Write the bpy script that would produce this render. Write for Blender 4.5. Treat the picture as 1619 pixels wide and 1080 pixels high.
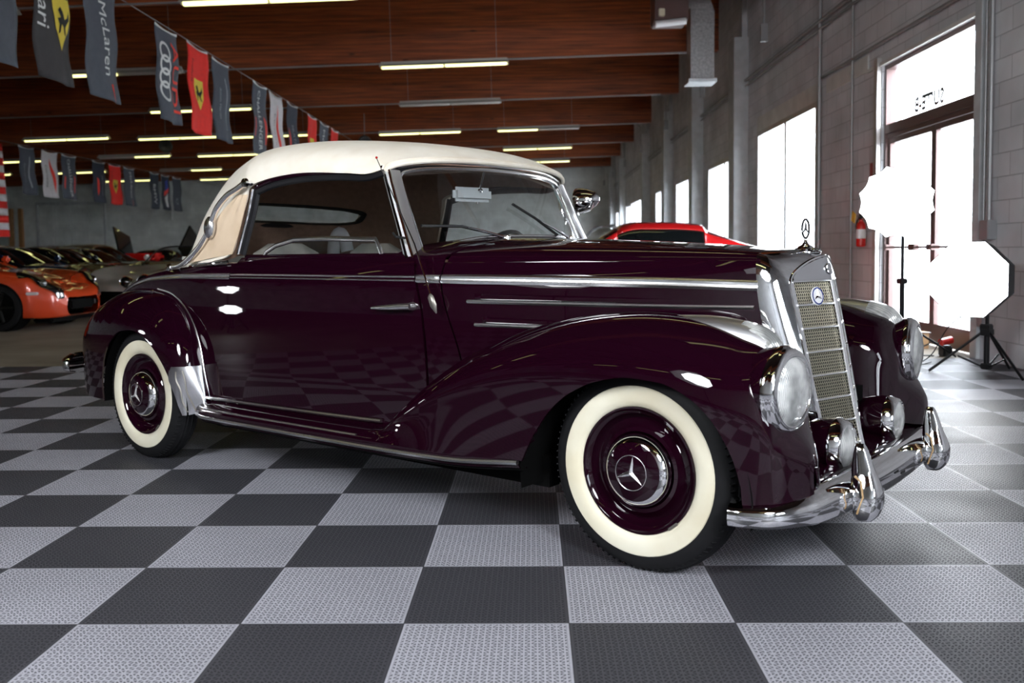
import bpy, bmesh, math, random
from mathutils import Vector, Matrix
for o in list(bpy.data.objects): bpy.data.objects.remove(o)
C = bpy.context.scene.collection
SC = bpy.context.scene
PI = math.pi
rnd = random.Random(7)
# ------------------------------------------------------------------ camera
CAMH = 1.03035
def set_camera():
    cd = bpy.data.cameras.new('camera'); co = bpy.data.objects.new('camera', cd); C.objects.link(co)
    f = 1448.78; pitch, yaw, roll = .05805708, -.02266115, -.01155285
    cp, sp = math.cos(pitch), math.sin(pitch)
    fw = Vector((math.sin(yaw)*cp, math.cos(yaw)*cp, -sp)); r = Vector((math.cos(yaw), -math.sin(yaw), 0)); u = r.cross(fw)
    r2 = math.cos(roll)*r+math.sin(roll)*u; u2 = -math.sin(roll)*r+math.cos(roll)*u
    M = Matrix(((r2.x, u2.x, -fw.x, 0), (r2.y, u2.y, -fw.y, 0), (r2.z, u2.z, -fw.z, CAMH), (0, 0, 0, 1)))
    co.matrix_world = M
    cd.sensor_fit = 'HORIZONTAL'; cd.sensor_width = 36; cd.lens = f/1619*36
    cd.shift_y = -59.19/1619; cd.shift_x = .27/1619
    cd.clip_start = .05; cd.clip_end = 300
    cd.dof.use_dof = True; cd.dof.focus_distance = 3.55; cd.dof.aperture_fstop = 3.6
    SC.camera = co
set_camera()
# ------------------------------------------------------------------ world / exposure
SC.view_settings.view_transform = 'Standard'; SC.view_settings.look = 'None'
SC.view_settings.gamma = 1; SC.view_settings.use_curve_mapping = False
SC.view_settings.exposure = 1.84
W = bpy.data.worlds.new('daylight'); SC.world = W; W.use_nodes = True
W.node_tree.nodes['Background'].inputs[0].default_value = (.86, .92, 1, 1)
W.node_tree.nodes['Background'].inputs[1].default_value = 5.2
TUBE_E = 0.72       # fluorescent tubes
SOFT_E = 17.0       # photographer's softboxes, and the pair added behind the camera
# ------------------------------------------------------------------ materials
def mat(name, col=(.5, .5, .5), rough=.5, metal=0., **kw):
    m = bpy.data.materials.new(name); m.use_nodes = True
    b = m.node_tree.nodes['Principled BSDF']
    b.inputs['Base Color'].default_value = (*col, 1); b.inputs['Roughness'].default_value = rough
    b.inputs['Metallic'].default_value = metal
    for k, v in kw.items():
        b.inputs[k.replace('_', ' ')].default_value = v
    return m
def nodes(m): return m.node_tree.nodes, m.node_tree.links, m.node_tree.nodes['Principled BSDF']
def noise_var(m, scale, amount, rough_amt=0, bump=0, vec_scale=(1, 1, 1), detail=4, cols=None):
    """procedural colour wear + bump on object coordinates"""
    N, L, b = nodes(m)
    tc = N.new('ShaderNodeTexCoord'); mp = N.new('ShaderNodeMapping'); mp.inputs['Scale'].default_value = vec_scale
    L.new(tc.outputs['Object'], mp.inputs[0])
    n = N.new('ShaderNodeTexNoise'); n.inputs['Scale'].default_value = scale; n.inputs['Detail'].default_value = detail
    L.new(mp.outputs[0], n.inputs['Vector'])
    r = N.new('ShaderNodeValToRGB'); L.new(n.outputs['Fac'], r.inputs[0])
    c = b.inputs['Base Color'].default_value
    a, d = (tuple(x*(1-amount) for x in c[:3]), tuple(min(1, x*(1+amount)) for x in c[:3])) if cols is None else cols
    r.color_ramp.elements[0].position = .3; r.color_ramp.elements[1].position = .7
    r.color_ramp.elements[0].color = (*a, 1); r.color_ramp.elements[1].color = (*d, 1)
    L.new(r.outputs[0], b.inputs['Base Color'])
    if bump:
        bp = N.new('ShaderNodeBump'); bp.inputs['Strength'].default_value = bump; bp.inputs['Distance'].default_value = .01
        L.new(n.outputs['Fac'], bp.inputs['Height']); L.new(bp.outputs[0], b.inputs['Normal'])
    if rough_amt:
        mr = N.new('ShaderNodeMapRange'); r0 = b.inputs['Roughness'].default_value
        mr.inputs[3].default_value = max(0, r0-rough_amt); mr.inputs[4].default_value = min(1, r0+rough_amt)
        L.new(n.outputs['Fac'], mr.inputs[0]); L.new(mr.outputs[0], b.inputs['Roughness'])
    return m
def emit(name, col, e):
    m = mat(name, (.8, .8, .8), .4); b = m.node_tree.nodes['Principled BSDF']
    b.inputs['Emission Color'].default_value = (*col, 1); b.inputs['Emission Strength'].default_value = e
    return m
def glassm(name, tint=(1, 1, 1), rough=.0, alpha_mix=.85, refl=1.0, rcol=(1, 1, 1)):
    """thin architectural/auto glass: mostly see-through with a fresnel reflection"""
    m = bpy.data.materials.new(name); m.use_nodes = True; N = m.node_tree.nodes; L = m.node_tree.links
    N.remove(N['Principled BSDF']); out = N['Material Output']
    t = N.new('ShaderNodeBsdfTransparent'); t.inputs[0].default_value = (*tint, 1)
    g = N.new('ShaderNodeBsdfGlossy'); g.inputs['Roughness'].default_value = rough; g.inputs[0].default_value = (*rcol, 1)
    lw0 = N.new('ShaderNodeLayerWeight'); lw0.inputs[0].default_value = .5; lp = N.new('ShaderNodeMath'); lp.operation = 'POWER'; lp.inputs[1].default_value = 5; L.new(lw0.outputs['Facing'], lp.inputs[0]); lw = N.new('ShaderNodeMath'); lw.operation = 'MULTIPLY_ADD'; lw.inputs[1].default_value = .9; lw.inputs[2].default_value = .045; L.new(lp.outputs[0], lw.inputs[0])
    mul = N.new('ShaderNodeMath'); mul.operation = 'MULTIPLY'; mul.inputs[1].default_value = refl
    ad = N.new('ShaderNodeMath'); ad.operation = 'ADD'; ad.inputs[1].default_value = 1-alpha_mix; ad.use_clamp = True
    L.new(lw.outputs[0], mul.inputs[0]); L.new(mul.outputs[0], ad.inputs[0])
    mx = N.new('ShaderNodeMixShader'); L.new(ad.outputs[0], mx.inputs[0]); L.new(t.outputs[0], mx.inputs[1]); L.new(g.outputs[0], mx.inputs[2])
    L.new(mx.outputs[0], out.inputs[0])
    return m
def paint(name, col, rough=.22, metal=.0, coat=1.0, **kw):
    return mat(name, col, rough, metal, Coat_Weight=coat, Coat_Roughness=.02, **kw)
M = {}
M['maroon'] = paint('maroon_paint', (.0095, .0009, .0046), .5, .0, Specular_IOR_Level=0.)
M['chrome'] = noise_var(mat('chrome', (.86, .86, .87), .05, 1), 60, .04, .03)
M['chromesoft'] = mat('soft_chrome', (.95, .95, .96), .27, 1)
M['castalloy'] = mat('polished_alloy', (.90, .90, .92), .36, 1)
M['mascot'] = mat('mascot_chrome_darkened', (.38, .38, .40), .12, 1)  # chrome with dark reflections put into its base colour
M['satin'] = mat('brushed_chrome', (.74, .74, .76), .22, 1)
M['dullmetal'] = mat('dull_metal', (.30, .28, .25), .42, .9)
M['rubber'] = noise_var(mat('tyre_rubber', (.006, .006, .007), .7, Specular_IOR_Level=.25), 40, .25, .05, .05)
M['blackrub'] = mat('black_rubber_seal', (.008, .008, .010), .35)
M['dark'] = mat('underbody_black', (.0015, .0015, .0015), .9, Specular_IOR_Level=.1)
M['whitewall'] = noise_var(mat("whitewall_rubber", (.72, .68, .52), .5), 5, .10, .08, 0, cols=((.64, .58, .42), (.74, .71, .58)))
M['cloth'] = noise_var(mat('cream_canvas', (.74, .63, .47), .85), 9, .06, 0, .15, cols=((.80, .73, .61), (.87, .82, .72)))
M['cloth2'] = noise_var(mat('tan_canvas_lining', (.62, .48, .33), .85), 9, .06, 0, .15, cols=((.58, .44, .30), (.68, .54, .39)))
M['liner'] = noise_var(mat('brown_headlining', (.34, .21, .15), .9), 30, .12)
M['leather'] = noise_var(mat('grey_plastic_cover', (.36, .35, .31), .35), 7, .35, .15, .3)
M['whiteplastic'] = mat('white_plastic', (.75, .75, .77), .4)
M['black'] = mat('black_plastic', (.012, .012, .013), .4)
M['glass'] = glassm('windscreen_glass', (.82, .86, .86), 0, .93, 1.2)
M['lensglass'] = mat('ribbed_lens', (.90, .92, .92), .12, 0, Transmission_Weight=.35, IOR=1.45)
M['redlens'] = mat('red_lens', (.6, .01, .01), .12, 0, Coat_Weight=1.)
M['amber'] = mat('tan_trim', (.42, .27, .13), .6)
M['blue'] = mat('badge_blue_enamel', (.03, .05, .22), .2)
M['meshmetal'] = mat('grille_mesh_metal', (.30, .28, .22), .3, 1)
M['meshdark'] = mat('radiator_core', (.006, .006, .005), .7)
# ------------------------------------------------------------------ mesh helpers
def link(name, me, m=None, parent=None, smooth=True, angle=40):
    o = bpy.data.objects.new(name, me); C.objects.link(o)
    if m is not None:
        for mm in (m if isinstance(m, (list, tuple)) else [m]): me.materials.append(mm)
    if smooth:
        me.polygons.foreach_set('use_smooth', [True]*len(me.polygons))
        try: me.set_sharp_from_angle(angle=math.radians(angle))
        except Exception: pass
    if parent is not None: o.parent = parent
    return o
class MB:
    def __init__(s): s.v = []; s.f = []; s.mi = []; s.cur = 0
    def add(s, vs, fs):
        n = len(s.v); s.v += [tuple(v) for v in vs]; s.f += [tuple(n+i for i in f) for f in fs]; s.mi += [s.cur]*len(fs); return s
    def box(s, a, b, bev=0, rot=None, at=None):
        x0, y0, z0 = a; x1, y1, z1 = b
        if bev <= 0:
            vs = [Vector(p) for p in ((x0, y0, z0), (x1, y0, z0), (x1, y1, z0), (x0, y1, z0), (x0, y0, z1), (x1, y0, z1), (x1, y1, z1), (x0, y1, z1))]
            fs = [(0, 3, 2, 1), (4, 5, 6, 7), (0, 1, 5, 4), (1, 2, 6, 5), (2, 3, 7, 6), (3, 0, 4, 7)]
        else:
            bm = bmesh.new(); bmesh.ops.create_cube(bm, size=1)
            for v in bm.verts: v.co = Vector(((x0+x1)/2+v.co.x*(x1-x0), (y0+y1)/2+v.co.y*(y1-y0), (z0+z1)/2+v.co.z*(z1-z0)))
            bmesh.ops.bevel(bm, geom=bm.edges[:], offset=bev, segments=2, affect='EDGES')
            bm.verts.index_update(); vs = [v.co.copy() for v in bm.verts]; fs = [tuple(v.index for v in f.verts) for f in bm.faces]; bm.free()
        if rot is not None:
            c = Vector(at) if at is not None else Vector(((x0+x1)/2, (y0+y1)/2, (z0+z1)/2))
            vs = [c+rot@(v-c) for v in vs]
        return s.add(vs, fs)
    def tube(s, pts, r, n=8, caps=True, flat=1.0, up=None):
        pts = [Vector(p) for p in pts]; rs = r if isinstance(r, (list, tuple)) else [r]*len(pts)
        rings = []; prev = Vector(up) if up is not None else None
        for i, p in enumerate(pts):
            t = (pts[min(i+1, len(pts)-1)]-pts[max(i-1, 0)]).normalized()
            if prev is None: prev = Vector((0, 0, 1)) if abs(t.z) < .9 else Vector((1, 0, 0))
            a = (prev-t*prev.dot(t)).normalized(); b = t.cross(a); prev = a
            rings.append([p+rs[i]*(math.cos(2*PI*k/n)*a+flat*math.sin(2*PI*k/n)*b) for k in range(n)])
        vs = [v for R in rings for v in R]; fs = []
        for i in range(len(pts)-1):
            for k in range(n): fs.append((i*n+k, i*n+(k+1) % n, (i+1)*n+(k+1) % n, (i+1)*n+k))
        if caps: fs += [tuple(range(n))[::-1], tuple((len(pts)-1)*n+k for k in range(n))]
        return s.add(vs, fs)
    def ring(s, pts, r, n=8):
        """closed tube"""
        pts = [Vector(p) for p in pts]; m = len(pts); rings = []
        nrm = Vector((0, 0, 0))
        for i in range(m): nrm += pts[i].cross(pts[(i+1) % m])
        nrm.normalize()
        for i in range(m):
            t = (pts[(i+1) % m]-pts[i-1]).normalized(); a = nrm; a = (a-t*a.dot(t)).normalized(); b = t.cross(a)
            rings.append([pts[i]+r*(math.cos(2*PI*k/n)*a+math.sin(2*PI*k/n)*b) for k in range(n)])
        vs = [v for R in rings for v in R]
        fs = [(i*n+k, i*n+(k+1) % n, ((i+1) % m)*n+(k+1) % n, ((i+1) % m)*n+k) for i in range(m) for k in range(n)]
        return s.add(vs, fs)
    def lathe(s, prof, mtx, n=32, a0=0, a1=2*PI):
        """prof: (axial, radius) pairs; axis = local z of mtx"""
        full = abs(a1-a0-2*PI) < 1e-6; m = n if full else n+1; vs = []; fs = []
        for (z, r) in prof:
            for k in range(m):
                t = a0+(a1-a0)*k/n; vs.append(mtx@Vector((r*math.cos(t), r*math.sin(t), z)))
        for i in range(len(prof)-1):
            for k in range(n):
                k2 = (k+1) % m if full else k+1
                fs.append((i*m+k, i*m+k2, (i+1)*m+k2, (i+1)*m+k))
        return s.add(vs, fs)
    def grid(s, rows, flip=False):
        n = len(rows[0]); vs = [p for r in rows for p in r]; fs = []
        for i in range(len(rows)-1):
            for k in range(n-1):
                f = (i*n+k, i*n+k+1, (i+1)*n+k+1, (i+1)*n+k); fs.append(f[::-1] if flip else f)
        return s.add(vs, fs)
    def prism(s, poly, h, mtx=Matrix()):
        n = len(poly); vs = [mtx@Vector((p[0], p[1], 0)) for p in poly]+[mtx@Vector((p[0], p[1], h)) for p in poly]
        fs = [tuple(range(n))[::-1], tuple(range(n, 2*n))]+[(k, (k+1) % n, n+(k+1) % n, n+k) for k in range(n)]
        return s.add(vs, fs)
    def clip(s, f, keep=1):
        """keep the part of every face where keep*f(co)>=0"""
        vals = [keep*f(Vector(v)) for v in s.v]; nv = []; nf = []; nm = []; mp = {}; ed = {}
        def vid(i):
            if i not in mp: mp[i] = len(nv); nv.append(s.v[i])
            return mp[i]
        def eid(i, j):
            k = (min(i, j), max(i, j))
            if k not in ed:
                a, b = k; t = vals[a]/(vals[a]-vals[b]); A, B = Vector(s.v[a]), Vector(s.v[b]); ed[k] = len(nv); nv.append(tuple(A.lerp(B, t)))
            return ed[k]
        for fi, fa in enumerate(s.f):
            out = []
            for k in range(len(fa)):
                i, j = fa[k], fa[(k+1) % len(fa)]
                if vals[i] >= 0: out.append(vid(i))
                if (vals[i] >= 0) != (vals[j] >= 0): out.append(eid(i, j))
            if len(out) >= 3: nf.append(tuple(out)); nm.append(s.mi[fi])
        s.v, s.f, s.mi = nv, nf, nm; return s
    def mirror(s):
        """add the y -> -y copy"""
        n = len(s.v); s.v += [(x, -y, z) for x, y, z in s.v]; s.f += [tuple(n+i for i in f)[::-1] for f in s.f]; s.mi += s.mi; return s
    def flipy(s):
        s.v = [(x, -y, z) for x, y, z in s.v]; s.f = [f[::-1] for f in s.f]; return s
    def xf(s, m): s.v = [tuple(m@Vector(v)) for v in s.v]; return s
    def build(s, name, m, parent=None, smooth=True, angle=40, solid=0, weld=False):
        me = bpy.data.meshes.new(name); me.from_pydata([tuple(v) for v in s.v], [], s.f); me.update()
        if any(s.mi):
            me.polygons.foreach_set('material_index', s.mi)
        bm = bmesh.new(); bm.from_mesh(me)
        if weld: bmesh.ops.remove_doubles(bm, verts=bm.verts, dist=1e-5)
        if solid == 0: bmesh.ops.recalc_face_normals(bm, faces=bm.faces)
        bm.to_mesh(me); bm.free()
        o = link(name, me, m, parent, smooth, angle)
        if solid:
            md = o.modifiers.new('sheet', 'SOLIDIFY'); md.thickness = abs(solid); md.offset = -1 if solid > 0 else 1
        return o
def crom(P, t):
    """Catmull-Rom through list of tuples, t in [0, len-1] (centripetal-ish, clamped)"""
    n = len(P); i = min(int(t), n-2); u = t-i
    p0 = P[max(i-1, 0)]; p1 = P[i]; p2 = P[i+1]; p3 = P[min(i+2, n-1)]
    o = []
    for a, b, c, d in zip(p0, p1, p2, p3):
        m1 = (c-a)/2; m2 = (d-b)/2
        if i == 0: m1 = (c-b)
        if i == n-2: m2 = (c-b)
        o.append((2*u**3-3*u**2+1)*b+(u**3-2*u**2+u)*m1+(-2*u**3+3*u**2)*c+(u**3-u**2)*m2)
    return tuple(o)
def curve(P, n): return [crom(P, (len(P)-1)*k/n) for k in range(n+1)]
def interp(T, x):
    """monotone piecewise cubic (hermite) through T=[(x,y..)]"""
    n = len(T)
    if x <= T[0][0]: return T[0][1]
    if x >= T[-1][0]: return T[-1][1]
    for i in range(n-1):
        if x <= T[i+1][0]: break
    def sl(j): return (T[j+1][1]-T[j][1])/(T[j+1][0]-T[j][0])
    def tan(j):
        if j == 0: return sl(0)
        if j == n-1: return sl(n-2)
        a, b = sl(j-1), sl(j)
        return 0 if a*b <= 0 else 2*a*b/(a+b)
    h = T[i+1][0]-T[i][0]; u = (x-T[i][0])/h
    return (2*u**3-3*u**2+1)*T[i][1]+(u**3-2*u**2+u)*h*tan(i)+(-2*u**3+3*u**2)*T[i+1][1]+(u**3-u**2)*h*tan(i+1)
def loft(ctrl, nu, nv):
    """ctrl rows of control points -> smooth dense grid rows"""
    cols = [curve(r, nv) for r in ctrl]
    return [[crom([c[j] for c in cols], (len(ctrl)-1)*i/nu) for j in range(nv+1)] for i in range(nu+1)]
def axis(p, d, up=(0, 0, 1)):
    """matrix whose local z is d, local y ~ up, at p"""
    z = Vector(d).normalized(); u = Vector(up); x = u.cross(z)
    if x.length < 1e-4: x = Vector((1, 0, 0)).cross(z)
    x.normalize(); y = z.cross(x)
    return Matrix(((x.x, y.x, z.x, p[0]), (x.y, y.y, z.y, p[1]), (x.z, y.z, z.z, p[2]), (0, 0, 0, 1)))
def thing(name, label, cat, loc=(0, 0, 0), rotz=0, group=None):
    o = bpy.data.objects.new(name, None); C.objects.link(o); o.location = loc; o.rotation_euler = (0, 0, rotz)
    o.empty_display_size = .1; tag(o, label, cat, group); return o
def tag(o, label, cat, group=None):
    o['label'] = label; o['category'] = cat
    if group: o['group'] = group
    return o
def struct(o): o['kind'] = 'structure'; return o
def dup(root, loc=None, rotz=None, label=None, group=None):
    r = root.copy(); C.objects.link(r)
    if loc is not None: r.location = loc
    if rotz is not None: r.rotation_euler = (0, 0, rotz)
    if label: r['label'] = label
    if group: r['group'] = group
    for ch in list(root.children):
        c = ch.copy(); C.objects.link(c); c.parent = r
        for g in ch.children:
            d = g.copy(); C.objects.link(d); d.parent = c
    return r
def text_verts(s, size, off=0.):
    cu = bpy.data.curves.new('t', 'FONT'); cu.body = s; cu.size = size; cu.align_x = 'CENTER'; cu.align_y = 'CENTER'; cu.resolution_u = 2; cu.fill_mode = 'BOTH'; cu.offset = off
    o = bpy.data.objects.new('t', cu); C.objects.link(o)
    dg = bpy.context.evaluated_depsgraph_get(); me = bpy.data.meshes.new_from_object(o.evaluated_get(dg))
    vs = [v.co.copy() for v in me.vertices]; fs = [tuple(p.vertices) for p in me.polygons]
    bpy.data.objects.remove(o); bpy.data.meshes.remove(me); return vs, fs
# ================================================================== ROOM
T = .457; TX0, TY0 = -.36535, 2.47604; TEDGE = TY0+13*T
XW = 4.05
def floor_material():
    m = mat('checker_tiles', (.3, .3, .32), .38); N, L, b = nodes(m)
    tc = N.new('ShaderNodeTexCoord'); mp = N.new('ShaderNodeMapping'); L.new(tc.outputs['Object'], mp.inputs[0])
    mp.inputs['Scale'].default_value = (1/T, 1/T, 1)
    sx = N.new('ShaderNodeSeparateXYZ'); L.new(mp.outputs[0], sx.inputs[0])
    def ma(op, a, b_=None, c=None):
        n = N.new('ShaderNodeMath'); n.operation = op
        for i, v in enumerate((a, b_, c)):
            if v is None: continue
            if isinstance(v, (int, float)): n.inputs[i].default_value = v
            else: L.new(v, n.inputs[i])
        return n.outputs[0]
    u, v = sx.outputs[0], sx.outputs[1]
    iu, iv = ma('FLOOR', u), ma('FLOOR', v)
    par = ma('FLOORED_MODULO', ma('ADD', iu, iv), 2)          # 0 dark, 1 light
    fu, fv = ma('SUBTRACT', u, iu), ma('SUBTRACT', v, iv)
    # cells of the open lattice
    K = 26
    cu, cv = ma('MULTIPLY', fu, K), ma('MULTIPLY', fv, K)
    ku, kv = ma('FLOOR', cu), ma('FLOOR', cv)
    lu, lv = ma('SUBTRACT', ma('SUBTRACT', cu, ku), .5), ma('SUBTRACT', ma('SUBTRACT', cv, kv), .5)
    sq = ma('MAXIMUM', ma('ABSOLUTE', lu), ma('ABSOLUTE', lv))
    blk = ma('FLOORED_MODULO', ma('ADD', ma('FLOOR', ma('DIVIDE', ku, 3)), ma('FLOOR', ma('DIVIDE', kv, 3))), 2)
    sgn = ma('SUBTRACT', ma('MULTIPLY', blk, 2), 1)
    dia = ma('ABSOLUTE', ma('ADD', lu, ma('MULTIPLY', sgn, lv)))
    hole = ma('MULTIPLY', ma('LESS_THAN', sq, .36), ma('GREATER_THAN', dia, .17))
    ed = ma('MAXIMUM', ma('ABSOLUTE', ma('SUBTRACT', fu, .5)), ma('ABSOLUTE', ma('SUBTRACT', fv, .5)))
    inner = ma('LESS_THAN', ed, .483)
    hole = ma('MULTIPLY', hole, inner)
    gap = ma('GREATER_THAN', ed, .4965)
    n1 = N.new('ShaderNodeTexNoise'); n1.inputs['Scale'].default_value = 2.2; n1.inputs['Detail'].default_value = 6; L.new(tc.outputs['Object'], n1.inputs['Vector'])
    n2 = N.new('ShaderNodeTexNoise'); n2.inputs['Scale'].default_value = 45; n2.inputs['Detail'].default_value = 3; L.new(tc.outputs['Object'], n2.inputs['Vector'])
    mx = N.new('ShaderNodeMix'); mx.data_type = 'RGBA'; L.new(par, mx.inputs[0])
    mx.inputs[6].default_value = (.058, .058, .068, 1); mx.inputs[7].default_value = (.41, .41, .46, 1)
    var = ma('ADD', ma('MULTIPLY', n1.outputs['Fac'], .35), ma('ADD', ma('MULTIPLY', n2.outputs['Fac'], .25), .70))
    m2 = N.new('ShaderNodeMix'); m2.data_type = 'RGBA'; m2.blend_type = 'MULTIPLY'; m2.inputs[0].default_value = 1
    L.new(mx.outputs[2], m2.inputs[6]); L.new(var, m2.inputs[7])
    m3 = N.new('ShaderNodeMix'); m3.data_type = 'RGBA'; L.new(ma('MULTIPLY', ma('MAXIMUM', hole, gap), .82), m3.inputs[0])
    L.new(m2.outputs[2], m3.inputs[6]); m3.inputs[7].default_value = (.012, .012, .015, 1)
    L.new(m3.outputs[2], b.inputs['Base Color'])
    bp = N.new('ShaderNodeBump'); bp.inputs['Strength'].default_value = .55; bp.inputs['Distance'].default_value = .004
    L.new(ma('SUBTRACT', 1, hole), bp.inputs['Height']); L.new(bp.outputs[0], b.inputs['Normal'])
    L.new(ma('ADD', ma('MULTIPLY', hole, .5), ma('ADD', .36, ma('MULTIPLY', n1.outputs['Fac'], .22))), b.inputs['Roughness'])
    b.inputs['Specular IOR Level'].default_value = .35
    return m
M['tiles'] = floor_material()
M['concrete'] = noise_var(mat('sealed_concrete', (.23, .19, .14), .68), 1.3, .25, .08, .05, detail=8, cols=((.16, .13, .095), (.30, .255, .195)))
M['ceil'] = noise_var(mat('dark_roof_boards', (.030, .014, .010), .8), 3, .3, vec_scale=(1, 6, 1))
def block_wall(name, col, dark):
    m = mat(name, col, .6); N, L, b = nodes(m)
    tc = N.new('ShaderNodeTexCoord'); sp = N.new('ShaderNodeSeparateXYZ'); cb = N.new('ShaderNodeCombineXYZ'); L.new(tc.outputs['Object'], sp.inputs[0])
    ad = N.new('ShaderNodeMath'); ad.operation = 'ADD'; L.new(sp.outputs[0], ad.inputs[0]); L.new(sp.outputs[1], ad.inputs[1])
    L.new(ad.outputs[0], cb.inputs[0]); L.new(sp.outputs[2], cb.inputs[1])
    br = N.new('ShaderNodeTexBrick'); L.new(cb.outputs[0], br.inputs['Vector']); br.inputs['Scale'].default_value = 1
    br.inputs['Brick Width'].default_value = .405; br.inputs['Row Height'].default_value = .2025; br.inputs['Mortar Size'].default_value = .006; br.inputs['Mortar Smooth'].default_value = .4
    br.inputs['Color1'].default_value = (*col, 1); br.inputs['Color2'].default_value = (*[c*.90 for c in col], 1); br.inputs['Mortar'].default_value = (*dark, 1)
    n = N.new('ShaderNodeTexNoise'); n.inputs['Scale'].default_value = 1.4; n.inputs['Detail'].default_value = 7; L.new(tc.outputs['Object'], n.inputs['Vector'])
    mr = N.new('ShaderNodeMapRange'); mr.inputs[1].default_value = .3; mr.inputs[2].default_value = .7; mr.inputs[3].default_value = .78; mr.inputs[4].default_value = 1.12; L.new(n.outputs['Fac'], mr.inputs[0])
    mx = N.new('ShaderNodeMix'); mx.data_type = 'RGBA'; mx.blend_type = 'MULTIPLY'; mx.inputs[0].default_value = 1
    L.new(br.outputs['Color'], mx.inputs[6]); L.new(mr.outputs[0], mx.inputs[7]); L.new(mx.outputs[2], b.inputs['Base Color'])
    n2 = N.new('ShaderNodeTexNoise'); n2.inputs['Scale'].default_value = 90; L.new(tc.outputs['Object'], n2.inputs['Vector'])
    s = N.new('ShaderNodeMath'); s.operation = 'MULTIPLY_ADD'; L.new(n2.outputs['Fac'], s.inputs[0]); s.inputs[1].default_value = .15; 
    iv = N.new('ShaderNodeMath'); iv.operation = 'SUBTRACT'; iv.inputs[0].default_value = 1; L.new(br.outputs['Fac'], iv.inputs[1]); L.new(iv.outputs[0], s.inputs[2])
    bp = N.new('ShaderNodeBump'); bp.inputs['Strength'].default_value = .6; bp.inputs['Distance'].default_value = .008; L.new(s.outputs[0], bp.inputs['Height']); L.new(bp.outputs[0], b.inputs['Normal'])
    return m
M['block'] = block_wall('painted_block_grey', (.70, .71, .75), (.46, .47, .50))
M['blockfar'] = block_wall('painted_block_far', (.72, .75, .74), (.58, .60, .60))
M['greypaint'] = noise_var(mat('grey_steel_paint', (.50, .52, .54), .4), 6, .12)
M['lintel'] = noise_var(mat('lintel_steel', (.66, .65, .63), .4, 0), 3, .15)
M['bronze'] = mat('bronze_door_frame', (.16, .105, .10), .35, .5)
M['alum'] = mat('aluminium_frame', (.55, .53, .52), .35, .7)
M['roomglass'] = glassm('room_glass', (.97, .98, .98), 0, 1.0, .8)
M['galv'] = noise_var(mat('galvanised_sheet', (.42, .43, .44), .38, .7), 25, .25, .1)
M['conduit'] = mat('conduit', (.30, .30, .31), .4, .3)
def wood(name, a, c):
    m = mat(name, a, .55); N, L, b = nodes(m)
    tc = N.new('ShaderNodeTexCoord'); mp = N.new('ShaderNodeMapping'); mp.inputs['Scale'].default_value = (.35, 3, 9); L.new(tc.outputs['Object'], mp.inputs[0])
    n = N.new('ShaderNodeTexNoise'); n.inputs['Scale'].default_value = 2.2; n.inputs['Detail'].default_value = 8; n.inputs['Roughness'].default_value = .62; L.new(mp.outputs[0], n.inputs['Vector'])
    r = N.new('ShaderNodeValToRGB'); L.new(n.outputs['Fac'], r.inputs[0])
    r.color_ramp.elements[0].position = .32; r.color_ramp.elements[1].position = .72
    r.color_ramp.elements[0].color = (*a, 1); r.color_ramp.elements[1].color = (*c, 1)
    # lamination lines
    w = N.new('ShaderNodeTexWave'); w.wave_type = 'BANDS'; w.bands_direction = 'Z'; w.inputs['Scale'].default_value = 4.1; w.inputs['Distortion'].default_value = .3; L.new(tc.outputs['Object'], w.inputs['Vector'])
    mr = N.new('ShaderNodeMapRange'); mr.inputs[1].default_value = 0; mr.inputs[2].default_value = .25; mr.inputs[3].default_value = .72; mr.inputs[4].default_value = 1; L.new(w.outputs['Fac'], mr.inputs[0])
    # knots
    vo = N.new('ShaderNodeTexVoronoi'); vo.inputs['Scale'].default_value = 1.6; mp2 = N.new('ShaderNodeMapping'); mp2.inputs['Scale'].default_value = (.6, 1, 1.8); L.new(tc.outputs['Object'], mp2.inputs[0]); L.new(mp2.outputs[0], vo.inputs['Vector'])
    mk = N.new('ShaderNodeMapRange'); mk.inputs[1].default_value = .03; mk.inputs[2].default_value = .09; mk.inputs[3].default_value = .35; mk.inputs[4].default_value = 1; L.new(vo.outputs['Distance'], mk.inputs[0])
    q = N.new('ShaderNodeMath'); q.operation = 'MULTIPLY'; L.new(mr.outputs[0], q.inputs[0]); L.new(mk.outputs[0], q.inputs[1])
    mx = N.new('ShaderNodeMix'); mx.data_type = 'RGBA'; mx.blend_type = 'MULTIPLY'; mx.inputs[0].default_value = 1
    L.new(r.outputs[0], mx.inputs[6]); L.new(q.outputs[0], mx.inputs[7]); L.new(mx.outputs[2], b.inputs['Base Color'])
    return m
M['beam'] = wood('glulam_wood', (.10, .018, .004), (.46, .105, .021))
M['tube'] = emit('fluorescent_tube', (1, .96, .36), TUBE_E)
M['tubeoff'] = mat('unlit_tube', (.62, .58, .56), .4)
M['fixture'] = mat('fixture_housing', (.5, .48, .44), .4)
XL, YN, YB, ZC = -32., -6.5, 46.5, 6.4
def q(verts, name, m, kind=True):
    o = MB().add(verts, [tuple(range(len(verts)))]).build(name, m, None, smooth=False)
    if kind: struct(o)
    return o
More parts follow.
